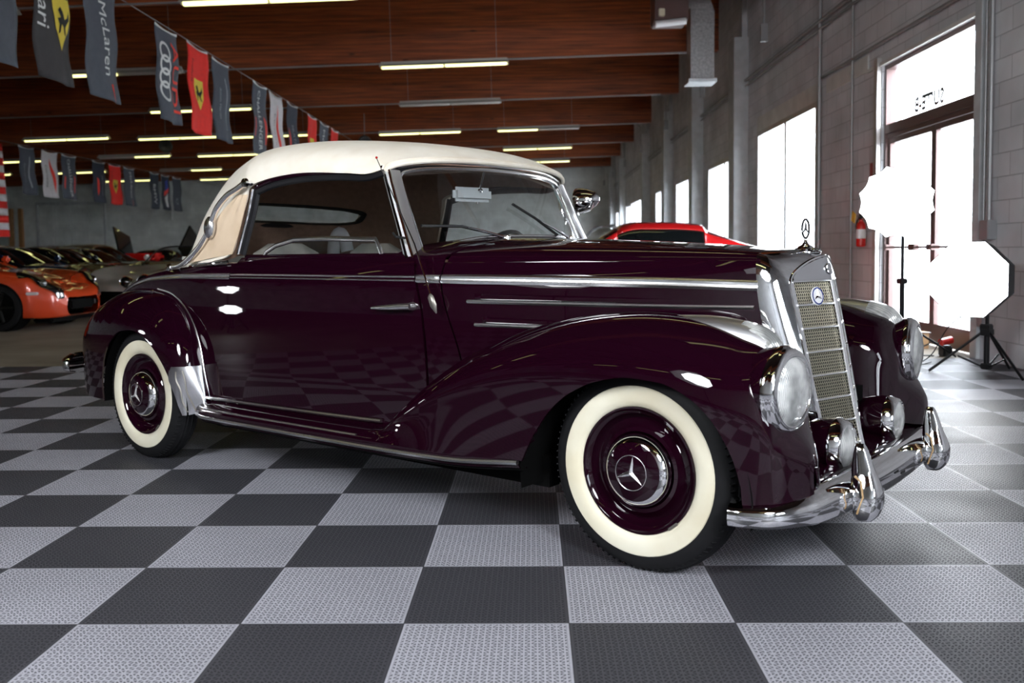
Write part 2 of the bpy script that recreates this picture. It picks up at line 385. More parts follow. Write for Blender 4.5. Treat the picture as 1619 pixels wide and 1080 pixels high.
# floor: object origin on a tile corner so the checker lines up
fl = MB().box((XL-.3, YN-.3, -.06), (XW+.3, YB+.3, 0)); fl = fl.build('floor', M['concrete'], smooth=False); struct(fl)
ti = MB().box((-14*T, -14*T, 0), (9.66*T, 13*T, .012), 0)
ti = ti.build('floor_tiles', M['tiles'], smooth=False); ti.location = (TX0, TY0, -.0095); struct(ti)
struct(MB().box((XL-.3, YN, 0), (XL, YB, ZC+.6)).build('wall_left', M['blockfar'], smooth=False))
M['whitewallpaint'] = noise_var(mat('white_painted_wall', (.72, .72, .74), .7), 2, .06)
struct(MB().box((XL-.3, YN-.3, 0), (XW+.3, YN, ZC+.6)).build('wall_back', M['whitewallpaint'], smooth=False))
struct(MB().box((XL-.3, YB, 0), (XW+.3, YB+.3, ZC+.6)).build('wall_front', M['blockfar'], smooth=False))
struct(MB().box((XL-.3, YN-.3, ZC), (XW+.3, YB+.3, ZC+.6)).build('ceiling', M['ceil'], smooth=False))
# right wall with openings (Y0,Y1,Z0,Z1)
DOOR = (8.50, 10.77, 0.0, 3.10)
WINS = [(13.15, 16.62, .80, 3.11), (18.4, 21.2, .9, 2.91), (23.1, 25.9, .9, 2.91), (28.0, 30.1, .9, 2.93), (32.6, 37.5, .9, 2.97), (37.6, 39.55, .9, 2.92), (41.8, 44.2, .9, 2.87)]
WINS += [(-5.6, -2.2, .8, 3.11)]  # extra unseen window, added to bring daylight in behind the camera
ops = sorted([DOOR]+WINS)
wb = MB(); y = YN
for (a, b_, z0, z1) in ops:
    wb.box((XW, y, 0), (XW+.22, a, ZC+.5))
    if z0 > 0: wb.box((XW, a, 0), (XW+.22, b_, z0))
    wb.box((XW, a, z1), (XW+.22, b_, ZC+.5)); y = b_
wb.box((XW, y, 0), (XW+.22, YB, ZC+.5))
struct(wb.build('wall_right', M['block'], smooth=False))
# outside apron and pavement seen through the glass
M['pave'] = mat('pavement', (.62, .62, .60), .8)
pv = MB().box((-60, -60, -.2), (60, 80, -.07)).build('ground', M['pave'], smooth=False); struct(pv)
# windows
def window(n, y0, y1, z0, z1, mull=()):
    e = bpy.data.objects.new('window_%d' % n, None); C.objects.link(e); struct(e); e.location = (XW, y0, z0)
    w, h = y1-y0, z1-z0; f = MB(); t = .10
    f.box((-.01, 0, 0), (.05, w, t)); f.box((-.01, 0, h-t), (.05, w, h)); f.box((-.01, 0, t), (.05, t, h-t)); f.box((-.01, w-t, t), (.05, w, h-t))
    for k in mull: f.box((-.01, w*k-.06, t), (.06, w*k+.06, h-t))
    fo = f.build('window_frame', M['alum'], e, smooth=False)
    MB().box((.02, t, t), (.026, w-t, h-t)).build('pane', M['roomglass'], e, smooth=False)
    MB().box((-.05, -.03, -.04), (.0, w+.03, 0), .004).build('window_sill', M['greypaint'], e, smooth=False)
    return e
for i, wn in enumerate(WINS):
    window(i+1, *wn, mull=(.47,) if i == 0 else ((.5,) if wn[1]-wn[0] > 3 else (.35,)))
# lintels (steel plates above openings)
lt = MB().box((XW-.012, 13.0, 3.09), (XW, 16.6, 3.34)); lt.box((XW-.012, 11.2, 3.12), (XW, 12.75, 3.32)); lt.box((XW-.03, 8.4, 3.10), (XW, 11.2, 3.14))
struct(lt.build('trim_1', M['lintel'], smooth=False))
# entrance: two glass leaves, transom above
def entrance():
    y0, y1, z0, z1 = DOOR
    e = bpy.data.objects.new('door_1', None); C.objects.link(e); struct(e); e.location = (XW, y0, 0)
    w = y1-y0; f = MB(); zb0, zb1 = 2.32, 2.42; ym = 9.52-y0
    f.box((.03, 0, 0), (.14, .05, z1)); f.box((.03, w-.05, 0), (.14, w, z1)); f.box((.03, .05, z1-.05), (.14, w-.05, z1))
    f.box((.02, .05, zb0), (.15, w-.05, zb1)); f.box((.045, .05, zb0-.05), (.125, w-.05, zb0))
    f.build('door_frame', M['bronze'], e, smooth=False)
    MB().box((.08, .05, zb1), (.086, w-.05, z1-.05)).build('transom_pane', M['roomglass'], e, smooth=False)
    for k, (a, b_) in enumerate(((.055, ym), (ym+.004, w-.055))):
        l = MB(); s = .055; zz = zb0-.055
        l.box((.06, a, .02), (.11, a+s, zz)); l.box((.06, b_-s, .02), (.11, b_, zz)); l.box((.06, a+s, zz-.06), (.11, b_-s, zz)); l.box((.06, a+s, .02), (.11, b_-s, .23))
        lo = l.build('door_leaf', M['bronze'], e, smooth=False)
        MB().box((.082, a+s, .23), (.088, b_-s, zz-.06)).build('pane', M['roomglass'], lo, smooth=False)
        cb = MB(); cb.tube([(.03, a+.05, 1.02), (.03, b_-.05, 1.02)], .014); cb.box((.0, (a+b_)/2-.28, .985), (.06, (a+b_)/2-.12, 1.055), .006)
        cb.box((.02, a+.02, .99), (.06, a+.06, 1.05)); cb.box((.02, b_-.06, .99), (.06, b_-.02, 1.05))
        cb.build('crash_bar', M['bronze'], lo, smooth=False)
    # painted lettering on the outside face of the glass, read mirrored from inside
    M['letter'] = mat('etched_lettering', (.02, .02, .02), .6)
    def glass_text(s, size, yc, zc):
        vs, fs = text_verts(s, size, .010); b = MB(); n = len(vs)
        b.add([(0.0905+.0, yc-y0+v.x, zc+v.y) for v in vs], fs)
        b.build('lettering', M['letter'], e, smooth=False)
    glass_text('SUITE-B', .21, 9.73, 2.535)
    M['letter2'] = mat('faint_lettering', (.62, .64, .66), .6)
    for s, z in (('MON - SAT', 1.92), ('9 - 5', 1.78), ('BY APPOINTMENT', 1.64), ('SUITE B', 1.5)):
        pass
    return e
entrance()
# piers on the right wall and back corner
pb = []
for i, yc in enumerate((17.55, 22.05, 26.65, 31.75, 39.85, 44.6)):
    b = MB().box((XW-.27, yc-.25, 0), (XW, yc+.25, 4.93), .01)
    b.box((XW-.10, yc-.12, 4.93), (XW, yc+.12, ZC))
    struct(b.build('pillar_%d' % (i+1), M['greypaint'], smooth=False))
# near pier right of the door and the steel channel beside it
struct(MB().box((XW-.035, 8.36, 0), (XW, 8.49, ZC), .004).build('trim_2', M['greypaint'], smooth=False))
struct(MB().box((XW-.05, 10.79, 0), (XW, 10.90, 3.2), .004).build('trim_3', M['alum'], smooth=False))
# glulam beams carrying the roof
BY = [8.9-9.7*0, 13.75, 18.65, 23.6, 28.95, 33.9, 38.9, 43.6]
BY = [-5.8, -.9, 4.0, 8.9, 13.75, 18.65, 23.6, 28.95, 33.9, 38.9, 43.6]
for i, yb in enumerate(BY):
    b = MB(); x0, x1 = XL, XW-.28
    z0, z1 = 4.905+.0205*x0, 4.905+.0205*x1
    vs = [(x0, yb, z0), (x1, yb, z1), (x1, yb+.22, z1), (x0, yb+.22, z0), (x0, yb, ZC), (x1, yb, ZC), (x1, yb+.22, ZC), (x0, yb+.22, ZC)]
    b.add(vs, [(0, 3, 2, 1), (4, 5, 6, 7), (0, 1, 5, 4), (1, 2, 6, 5), (2, 3, 7, 6), (3, 0, 4, 7)])
    o = b.build('beam_%d' % (i+1), M['beam'], smooth=False); struct(o)
# thin conduit lines run along the beam bottoms
for i, yb in enumerate(BY[4:]):
    b = MB(); b.tube([(-14, yb-.03, 4.905-.0205*14-.03), (XW-.75, yb-.03, 4.905+.0205*(XW-.75)-.03), (XW-.62, yb-.03, 4.85), (XW-.62, yb-.03, 4.2)], .016, 6)
    b.box((XW-.67, yb-.07, 4.05), (XW-.57, yb, 4.3))
    struct(b.build('conduit_%d' % (i+1), M['conduit'], smooth=False))
# purlins above the beams
for i in range(12):
    x = XL+2+i*2.9
    struct(MB().box((x, YN, 6.12), (x+.09, YB, ZC)).build('purlin_%d' % (i+1), M['ceil'], smooth=False))
# pipes on the right wall
b = MB()
b.tube([(XW-.05, 12.92, ZC), (XW-.05, 12.92, .05)], .028)
b.tube([(XW-.04, 11.65, ZC), (XW-.04, 11.65, .05)], .014)
b.tube([(XW-.05, 6.0, 3.33), (XW-.05, 12.85, 3.36)], .018)
b.tube([(XW-.06, 6.0, 4.13), (XW-.06, 46, 4.13)], .028)
b.tube([(XW-.06, 6.0, 4.03), (XW-.06, 46, 4.03)], .016)
struct(b.build('conduit_20', M['conduit']))
b = MB(); b.tube([(XW-.03, 8.18, ZC), (XW-.03, 8.18, 1.2)], .02); b.box((XW-.08, 8.10, 1.08), (XW, 8.26, 1.25), .006)
b.tube([(XW-.03, 8.28, ZC), (XW-.03, 8.28, .3)], .012); b.tube([(XW-.03, 8.2, 1.16), (XW-.03, 8.33, 1.16)], .01)
b.box((XW-.05, 8.23, .3), (XW, 8.33, .42), .004)
struct(b.build('conduit_21', M['conduit'], smooth=False))
for k, z in enumerate((5.2, 3.2, 2.0, 1.5)):
    pass
# faint panel door in the far wall
e = bpy.data.objects.new('door_2', None); C.objects.link(e); struct(e); e.location = (-25.2, YB, 0)
b = MB()
for k in range(4): b.box((k*.84+.03, -.06, .05), (k*.84+.81, -.02, 3.55), .01)
b.build('door_leaf', M['blockfar'], e, smooth=False)
b = MB(); b.box((-.12, -.09, 0), (0, 0, 3.75)); b.box((3.36, -.09, 0), (3.48, 0, 3.75)); b.box((-.12, -.1, 3.63), (3.48, 0, 3.78)); b.build('door_frame', M['greypaint'], e, smooth=False)
# posts of bare timber in the far corner
M['pine'] = noise_var(mat('bare_pine', (.36, .18, .07), .7), 8, .2, vec_scale=(6, 6, 1))
for k, x in enumerate((-26.45, -25.95)):
    struct(MB().box((x, YB-.6, 0), (x+.2, YB-.42, 3.45)).build('post_%d' % (k+1), M['pine'], smooth=False))
# ledge line on the far wall + downpipe
b = MB(); b.box((-22, YB-.05, 2.7), (XW, YB, 2.78)); b.tube([(-18.3, YB-.08, 2.8), (-18.3, YB-.08, 4.3)], .05)
struct(b.build('trim_4', M['blockfar'], smooth=False))

# ------------------------------------------------------------------ fluorescent fixtures
def fixture(lit=(1, 1)):
    t = thing('fluorescent_light', '', 'ceiling light')
    b = MB(); b.grid([[(x, y, z) for x in (-1.22, 1.22)] for y, z in ((-.13, -.012), (-.128, -.006), (-.06, .032), (.06, .032), (.128, -.006), (.13, -.012), (.06, .045), (-.06, .045), (-.13, -.012))]); b.box((-1.2, -.05, .045), (1.2, .05, .09)); b.box((-1.22, -.02, -.02), (-1.19, .02, .05)); b.box((1.19, -.02, -.02), (1.22, .02, .05)); b.box((-.015, -.02, -.02), (.015, .02, .05))
    b.build('housing', M['fixture'], t, smooth=False)
    for x in (-1.0, 1.0): MB().tube([(x, 0, .09), (x, 0, 2.25)], .004, 6).build('hanger', M['conduit'], t)
    for k, on in enumerate(lit):
        x0, x1 = ((-1.19, -.02), (.02, 1.19))[k]
        MB().tube([(x0, 0, 0), (x0+.01, 0, 0), (x1-.01, 0, 0), (x1, 0, 0)], [.034, .042, .042, .034], 12).build('tube', M['tube'] if on else M['tubeoff'], t)
    return t
proto = {}
def place_fix(xc, yc, lit, label):
    if lit not in proto:
        t = proto[lit] = fixture(lit)
    else: t = dup(proto[lit])
    t.location = (xc, yc, 4.60+.0205*xc); t.rotation_euler = (0, -.0205, 0); t['label'] = label; t['group'] = 'fluorescent lights hung under the wooden beams'
    return t
FIX = [(-3.6, 12.8, (1, 1), 'lit twin tube light at the top edge, nearest the camera'),
 (-1.63, 17.6, (1, 1), 'lit twin tube light centred above the car roof on the second beam'),
 (-1.92, 22.1, (0, 0), 'unlit grey tube light below the lit one over the car roof'),
 (-3.27, 27.2, (1, 1), 'lit twin tube light just above the windscreen end of the canvas roof'),
 (.22, 27.3, (1, 0), 'tube light with its left half lit and right half dark, over the windscreen'),
 (.23, 32.4, (1, 1), 'lit twin tube light lower right of the half-dark one'),
 (.35, 37.3, (1, 1), 'lowest lit tube light at right, just above the far wall'),
 (-7.75, 17.3, (1, 0), 'half-lit tube light behind the long grey banner'),
 (-7.8, 21.75, (1, 1), 'lit tube light crossing behind the red banner'),
 (-13.15, 25.9, (1, 1), 'bright twin tube light at left, below the hanging grey banner'),
 (-10.1, 26.4, (1, 1), 'bright twin tube light directly left of the car roof banners'),
 (-13.3, 30.7, (0, 1), 'tube light with only its right half lit, left of the car'),
 (-10.1, 31.1, (1, 1), 'lit twin tube light just left above the roof curve'),
 (-17.6, 35.2, (1, 1), 'lit tube light behind the small far banners'),
 (-13.3, 35.8, (0, 1), 'half-lit tube light right of the far banners'),
 (-13.3, 40.1, (1, 1), 'small lit tube light beside the roof edge near the far wall'),
 (-17.4, 39.4, (1, 1), 'lit tube light behind the last three far banners'),
 (-7.6, 26.7, (1, 1), 'lit tube light glowing between the last near banners'),
 (-17.4, 30.9, (1, 1), 'lit tube light at the left edge beside the striped flag'),
 (-16.9, 21.3, (1, 1), 'lit tube light cut by the left edge of the picture'),
 (-21.2, 35.0, (1, 1), 'lit tube light far left behind the first far banner'),
 (-8.4, 12.9, (0, 0), 'unlit tube light behind the top left banners')]
for f in FIX: place_fix(*f)
k = 0
for yc in (8.2, 3.3, -1.6):
    for xc in (-12.5, -7.9, -3.3, .9):
        if yc == 3.3 and xc == -3.3: continue
        t = place_fix(xc, yc, (1, 1), 'lit twin tube light in the bay over and behind the camera'); t['group'] = 'lights over and behind the camera'; t['label'] = 'lit twin tube light above the '+{8.2: 'vintage car', 3.3: 'camera', -1.6: 'rear bay'}[yc]+', '+{-12.5: 'farthest left', -7.9: 'left', -3.3: 'middle', .9: 'right'}[xc]+' in its row'
# ------------------------------------------------------------------ heater duct, wall unit
t = thing('air_duct', 'grey galvanised square duct dropping beside the right wall', 'duct', (2.92, 16, 3.88))
d = MB().box((-.2, -.2, 0), (.2, .2, .95), .008); d.box((-.2, -.21, .93), (.2, .21, .97))
rows = []
for k in range(9):
    a = k/8*PI/2.6; rows.append([(-.2-.0, -.2, 0), (-.2, .2, 0)])
prof = [(-.2, .97), (.2, .97), (.2, 1.15), (.12, 1.38), (-.05, 1.55), (-.35, 1.62), (-.35, 1.28), (-.2, 1.22)]
d.add([(x, -.2, z) for x, z in prof]+[(x, .2, z) for x, z in prof], [tuple(range(8)), tuple(range(15, 7, -1))]+[(i, (i+1) % 8, 8+(i+1) % 8, 8+i) for i in range(8)])
d.build('duct_body', M['galv'], t, smooth=False)
MB().box((-.24, -.24, -.03), (.24, .24, .03), .005).build('outlet_collar', M['greypaint'], t, smooth=False)
t = thing('unit_heater', 'dark ceiling heater cabinet left of the duct', 'heater', (2.3, 15.4, 4.72))
MB().box((-.27, -.3, 0), (.27, .3, 1.2), .02).build('cabinet', M['bronze'], t, smooth=False)
b = MB().tube([(-.27, -.33, -.07), (.22, -.33, -.02)], .055, 12); b.build('flue_pipe', M['whiteplastic'], t)
MB().box((-.22, -.36, .06), (-.12, -.28, .18), .01).build('junction_box', M['whitewall'], t, smooth=False)
M['reds'] = mat('red_enamel', (.62, .015, .012), .25, 0, Coat_Weight=.6)
M['yellow'] = mat('yellow_tag', (.75, .50, .05), .6)
t = thing('fire_extinguisher', 'red fire extinguisher hanging on the grey wall beside the door', 'fire extinguisher', (XW-.09, 11.15, 1.03))
MB().lathe([(0, .0), (0, .042), (.012, .056), (.24, .056), (.285, .044), (.31, .022), (.33, .022), (.33, 0)], Matrix(), 20).build('cylinder', M['reds'], t)
MB().lathe([(.10, .057), (.21, .057)], Matrix(), 20).build('paper_label', M['whiteplastic'], t)
MB().tube([(0, 0, .33), (0, -.01, .36), (-.03, -.04, .38)], .011).box((-.018, -.04, .345), (.018, .05, .362)).build('valve', M['black'], t, smooth=False)
MB().tube([(0, .02, .345), (-.02, .075, .32), (-.03, .085, .24), (-.02, .075, .12)], .01).build('hose', M['black'], t)
MB().box((-.06, .04, .30), (-.052, .16, .42), 0, Matrix.Rotation(.35, 3, 'X')).build('inspection_tag', M['yellow'], t, smooth=False)
tag(MB().box((XW-.02, 10.95, 1.62), (XW-.002, 11.08, 2.02), .003).build('wall_sign', mat('faded_red_sign', (.30, .06, .06), .5), smooth=False), 'narrow faded red sign on the wall above the extinguisher', 'sign')
for i, (x, y, z, r) in enumerate(((-10.9, 18.0, 4.1, .13), (-4.7, 24.6, 4.45, .18), (-12.3, 21.3, 3.3, .1), (-8.3, 24.8, 4.4, .16))):
    pass
# hanging round speakers/cameras
for i, (px, s, lab) in enumerate((((-11.8, 17.5, 3.75), .11, 'small round white camera hanging at left among the beams'), ((-11.0, 27.6, 4.3), .2, 'round black fan speaker between two lit tubes at left'), ((-5.0, 27.7, 4.35), .2, 'round dark speaker left of the tubes above the roof'))):
    t = thing('ceiling_speaker', lab, 'speaker', px, 0, 'round devices hung from the beams')
    MB().lathe([(-s*.5, .001), (-s*.5, s*.7), (0, s), (s*.4, s*.9), (s*.4, s*.15), (s*.3, .001)], axis((0, 0, 0), (.3, -1, -.2)), 18).build('speaker_body', M['black'] if i else M['whiteplastic'], t)
    MB().tube([(0, 0, s), (0, 0, 5.2-px[2])], .012).build('hanging_rod', M['conduit'], t)
# ================================================================== BANNERS
def cloth_mat(name, col): return noise_var(mat(name, col, .8), 12, .08)
M['fgrey'] = cloth_mat('flag_slate', (.070, .078, .10)); M['fred'] = cloth_mat('flag_red', (.75, .022, .015)); M['fwhite'] = cloth_mat('flag_white', (.62, .58, .60))
M['fdark'] = cloth_mat('flag_charcoal', (.035, .032, .035)); M['fnavy'] = cloth_mat('flag_navy', (.030, .036, .055))
M['iwhite'] = mat('print_white', (.70, .70, .70), .8); M['ired'] = mat('print_red', (.80, .055, .035), .8); M['iyel'] = mat('print_yellow', (.72, .55, .06), .8)
M['iblk'] = mat('print_black', (.01, .01, .01), .8); M['isil'] = mat('print_silver', (.32, .33, .36), .7); M['iblue'] = mat('print_blue', (.03, .06, .35), .8)
def oval(cx, cy, rx, ry, n=24, rot=0):
    return [(cx+rx*math.cos(2*PI*k/n)*math.cos(rot)-ry*math.sin(2*PI*k/n)*math.sin(rot), cy+rx*math.cos(2*PI*k/n)*math.sin(rot)+ry*math.sin(2*PI*k/n)*math.cos(rot)) for k in range(n)]
SHIELD = [(-.17, .25), (.17, .25), (.18, .1), (.14, -.08), (0, -.28), (-.14, -.08), (-.18, .1)]
HORSE = [(-.09, .10), (-.05, .14), (-.01, .10), (.02, .03), (.08, .06), (.11, .13), (.12, .04), (.08, 0), (.05, -.04), (.08, -.12), (.04, -.1), (.01, -.04), (-.03, -.02), (-.05, -.10), (-.08, -.12), (-.07, -.03), (-.10, .02), (-.05, .04)]
def banner(x, y0, y1, ztop, h, col, art, label, group, seed=0, sway=.12, hem=True):
    """cloth hanging from a rope along world Y; printed side faces +X. u along Y, v down"""
    w = y1-y0; r = random.Random(seed); ph = r.random()*6; amp = .018+.014*r.random(); sl = r.uniform(.4, 1)*sway
    def P(u, v, off=0):
        return (amp*math.sin(3.1*u/w*PI/1.5+ph+v*1.2)*(.3+v)+off+.02*math.sin(7*v+ph), u+sl*v*v*.5*(1+.3*math.sin(ph)), -v-.05*math.sin(u/w*PI)*(1 if v < .01 else .5))
    b = MB(); nu, nv = 10, 18
    b.grid([[P(w*i/nu, h*j/nv) for i in range(nu+1)] for j in range(nv+1)])
    t = thing('banner', label, 'banner', (x, y0, ztop), 0, group)
    b.build('cloth', M[col], t, solid=.004)
    if hem: MB().grid([[P(w*i/nu, v, .006) for i in range(nu+1)] for v in (-.01, .035)]).build('hem', M['iwhite'], t, solid=.004)
    def emb(poly, m, off, name='print'):
        """poly in flag coords: (right along u from centre, up from centre), refined by ear-cut"""
        bm = bmesh.new(); vs = [bm.verts.new((p[0], p[1], 0)) for p in poly]; f = bm.faces.new(vs)
        bmesh.ops.triangulate(bm, faces=[f]); bmesh.ops.subdivide_edges(bm, edges=bm.edges[:], cuts=3, use_grid_fill=True)
        bm.verts.index_update(); o = MB().add([P(w/2+v.co.x, h/2-v.co.y, off) for v in bm.verts], [tuple(v.index for v in f.verts) for f in bm.faces]); bm.free()
        o.build(name, M[m], t, smooth=False)
    def txt(s, size, m, cu, cv, off=.016, vert=True, stretch=1):
        vs, fs = text_verts(s, size); o = MB()
        pts = [(w/2+cu+v.y, h/2+cv+v.x*stretch) if vert else (w/2+cu+v.x, h/2+cv-v.y) for v in vs]
        o.add([P(a, c, off) for a, c in pts], fs); o.build('lettering', M[m], t, smooth=False)
    def rings(cs, rr, m):
        o = MB()
        for (a, c) in cs:
            ring = [[P(w/2+a+q_*math.cos(2*PI*k/28), h/2+c+q_*math.sin(2*PI*k/28), .016) for k in range(29)] for q_ in (rr-.022, rr+.022)]
            o.grid(ring)
        o.build('emblem_rings', M[m], t, smooth=False)
    if art == 'rings':
        rings([(-.20, -.36+.21*k) for k in range(4)], .145, 'iwhite'); txt('AUDI', .50, 'ired', .21, .02, off=.022)
    elif art == 'shield':
        emb([(a*1.35+.04, b_*1.0-.05) for a, b_ in SHIELD], 'iyel', .012, 'shield'); emb([(a*1.5+.04, b_*1.1-.05) for a, b_ in HORSE], 'iblk', .018, 'emblem')
        txt('Scuderia', .12, 'iblk', -.33, -.3)
    elif art == 'shieldtext':
        emb([(a*1.35+.17, b_*1.25+.02) for a, b_ in SHIELD], 'iyel', .012, 'shield'); emb([(a*1.6+.17, b_*1.3+.02) for a, b_ in HORSE], 'iblk', .018, 'emblem')
        txt('Ferrari', .32, 'iwhite', -.26, -.30)
    elif art == 'script':
        txt('McLaren', .26, 'iwhite', .02, -.1, stretch=1.15); emb([(.06, -.52), (.16, -.5), (.12, -.78), (.08, -.72)], 'ired', .016, 'swoosh')
    elif art == 'silver':
        emb([(.10, .45), (.15, .5), (.20, .2), (.18, -.2), (.24, -.5), (.20, -.52), (.10, -.2), (.12, .2)], 'isil', .014, 'swoosh'); txt('Aston Martin', .11, 'isil', -.2, .05)
    elif art == 'race':
        txt('CHALLENGER', .2, 'iwhite', -.02, 0, stretch=1.05); emb([(.2, .1), (.32, .0), (.36, -.45), (.24, -.55)], 'ired', .012, 'stripe'); emb([(-.34, .05), (-.26, 0), (-.27, -.4), (-.33, -.35)], 'ired', .012, 'stripe')
    elif art == 'whitered':
        emb([(.0, .55), (.08, .4), (.22, .1), (.28, -.3), (.24, -.6), (.12, -.3), (.03, .1)], 'ired', .014, 'swoosh'); txt('Corvette', .2, 'iblk', -.2, .05)
    elif art == 'navyred':
        txt('MUSTANG', .16, 'isil', .12, .1); emb([(-.2, .2), (-.1, .1), (-.08, -.3), (-.2, -.5)], 'ired', .014, 'stripe')
    elif art == 'darkm':
        txt('BMW', .3, 'iwhite', .05, .1, stretch=1.2)
    elif art == 'tri':
        emb([(-.1, .5), (.2, .6), (.15, .2), (-.2, .1)], 'iblue', .012, 'stripe'); emb([(-.25, .05), (.2, .25), (.2, .05), (-.25, -.15)], 'ired', .012, 'stripe'); emb([(-.2, -.2), (.2, .0), (.22, -.6), (-.15, -.6)], 'iwhite', .012, 'stripe')
    elif art == 'plain':
        rings([(-.1, .3)], .12, 'isil')
    return t
G1 = 'brand banners hung along the long rope at left'
NB = [(9.55, 10.65, 'fgrey', 'plain', 'slate banner cut by the left edge of the picture', 1.52),
 (11.1, 11.97, 'fdark', 'shieldtext', 'charcoal banner with a yellow shield and white writing at the top left', 1.52),
 (12.4, 13.34, 'fgrey', 'script', 'slate banner with thin white writing and a red tip', 1.52),
 (14.77, 15.68, 'fgrey', 'rings', 'slate banner with silver rings and red letters', 1.52),
 (16.05, 17.07, 'fred', 'shield', 'red banner with a yellow shield and black horse, the nearest red one', 1.52),
 (17.37, 18.34, 'fgrey', 'silver', 'slate banner with a silver swoosh right of the large red banner', 1.52),
 (19.77, 20.8, 'fgrey', 'race', 'slate banner with white writing and red stripes touching the canvas roof', 1.52),
 (21.1, 22.16, 'fwhite', 'whitered', 'white banner with red swoosh just above the canvas roof', 1.52),
 (22.49, 23.52, 'fnavy', 'navyred', 'dark navy banner right of the white one above the roof', 1.52),
 (24.63, 25.63, 'fred', 'shield', 'small red banner with yellow shield above the roof', 1.52),
 (26.01, 27.13, 'fgrey', 'script', 'small slate banner between two small red ones', 1.52),
 (27.46, 28.44, 'fred', 'shield', 'smallest red banner, last on the long rope', 1.52)]
for i, (a, b_, col, art, lab, h) in enumerate(NB): banner(-5.98, a, b_, 4.755, h, col, art, lab, G1, i*7+3)
XB = -16.0
G2 = 'small far banners hung at left'
FB = [(28.5, 29.4, 'fgrey', 'silver', 'slate far banner, leftmost of the small ones'),
 (29.8, 30.8, 'fwhite', 'whitered', 'white far banner with a red swoosh'),
 (31.1, 32.1, 'fgrey', 'race', 'slate far banner with white writing and red sides'),
 (33.3, 34.3, 'fnavy', 'navyred', 'dark far banner with a red mark left of the small red banner'),
 (34.6, 35.6, 'fred', 'shield', 'small red far banner with a yellow shield'),
 (35.9, 36.9, 'fgrey', 'script', 'slate far banner with a red tip right of the small red one'),
 (38.3, 39.2, 'fnavy', 'darkm', 'narrow black far banner with white writing'),
 (39.55, 40.45, 'fnavy', 'tri', 'black far banner with blue, red and white stripes'),
 (40.8, 41.8, 'fgrey', 'plain', 'last grey far banner near the far wall')]
for i, (a, b_, col, art, lab) in enumerate(FB): banner(XB, a, b_, 4.50, 1.5, col, art, lab, G2, i*5+2)
for (x, y0, y1, z, lab) in ((-5.99, 6, 44, 4.78, 'long thin rope carrying the near banners'), (XB-.02, 20, 46.4, 4.53, 'thin rope carrying the small far banners')):
    b = MB().tube([(x, y0, z), (x, y1, z)], .008, 6)
    for yb in BY:
        if y0 < yb < y1: b.tube([(x, yb+.1, z), (x, yb+.1, 4.905+.0205*x)], .006, 5)
    tag(b.build('banner_rope', M['conduit']), lab, 'rope')
# striped flag at left edge
t = thing('striped_flag', 'red and white striped flag hanging at the left edge', 'flag', (-16.3, 28.0, 4.5))
def sf(u, v, off=0): return (.04*math.sin(u*5), u+.03*v, -v) if True else 0
for nm, par in (('red_stripes', 0), ('white_stripes', 1)):
    b = MB()
    for k in range(13):
        if k % 2 != par: continue
        v0, v1 = k*.22, (k+1)*.22
        b.grid([[sf(-1.0+1.08*i/8+.05*v, v) for i in range(9)] for v in (v0, v1)])
    b.build(nm, M['fred' if par == 0 else 'fwhite'], t, solid=.004)
# ================================================================== SOFTBOXES
M['softlit'] = emit('lit_diffuser', (.96, .98, 1), SOFT_E*.27); M['softadded'] = emit('added_fill_diffuser', (.93, .96, 1), SOFT_E*.72)
M['softblack'] = mat('softbox_black_cloth', (.012, .012, .014), .6)
M['standmetal'] = mat('stand_black_metal', (.015, .015, .017), .3, .5)
def stand(t, x, y, h, legs=.42, rz=0, hub=.22):
    L0 = t.location; X_ = Matrix.Translation((x-L0.x, y-L0.y, -L0.z))@Matrix.Rotation(rz, 4, 'Z')
    b = MB(); b.tube([(0, 0, .06), (0, 0, h*.55)], .022, 10); b.tube([(0, 0, h*.5), (0, 0, h)], .015, 10); b.xf(X_)
    b.build('pole', M['standmetal'], t)
    for k in range(3):
        a = 2*PI*k/3+.2; c, s = math.cos(a), math.sin(a)
        l = MB(); l.tube([(.03*c, .03*s, hub+.12), (legs*c, legs*s, .012)], .011, 8); l.tube([(.03*c, .03*s, .06), (legs*.5*c, legs*.5*s, hub*.42+.05)], .007, 6); l.xf(X_)
        l.build('leg', M['standmetal'], t)
    for nm, q0, q1 in (('hub_clamp', (-.04, -.04, hub+.09), (.04, .04, hub+.15)), ('foot_collar', (-.035, -.035, .04), (.035, .035, .09)), ('height_clamp', (-.035, -.035, h*.53), (.035, .045, h*.53+.05))):
        b = MB().box(q0, q1, .008); b.xf(X_); b.build(nm, M['black'], t, smooth=False)
    return t
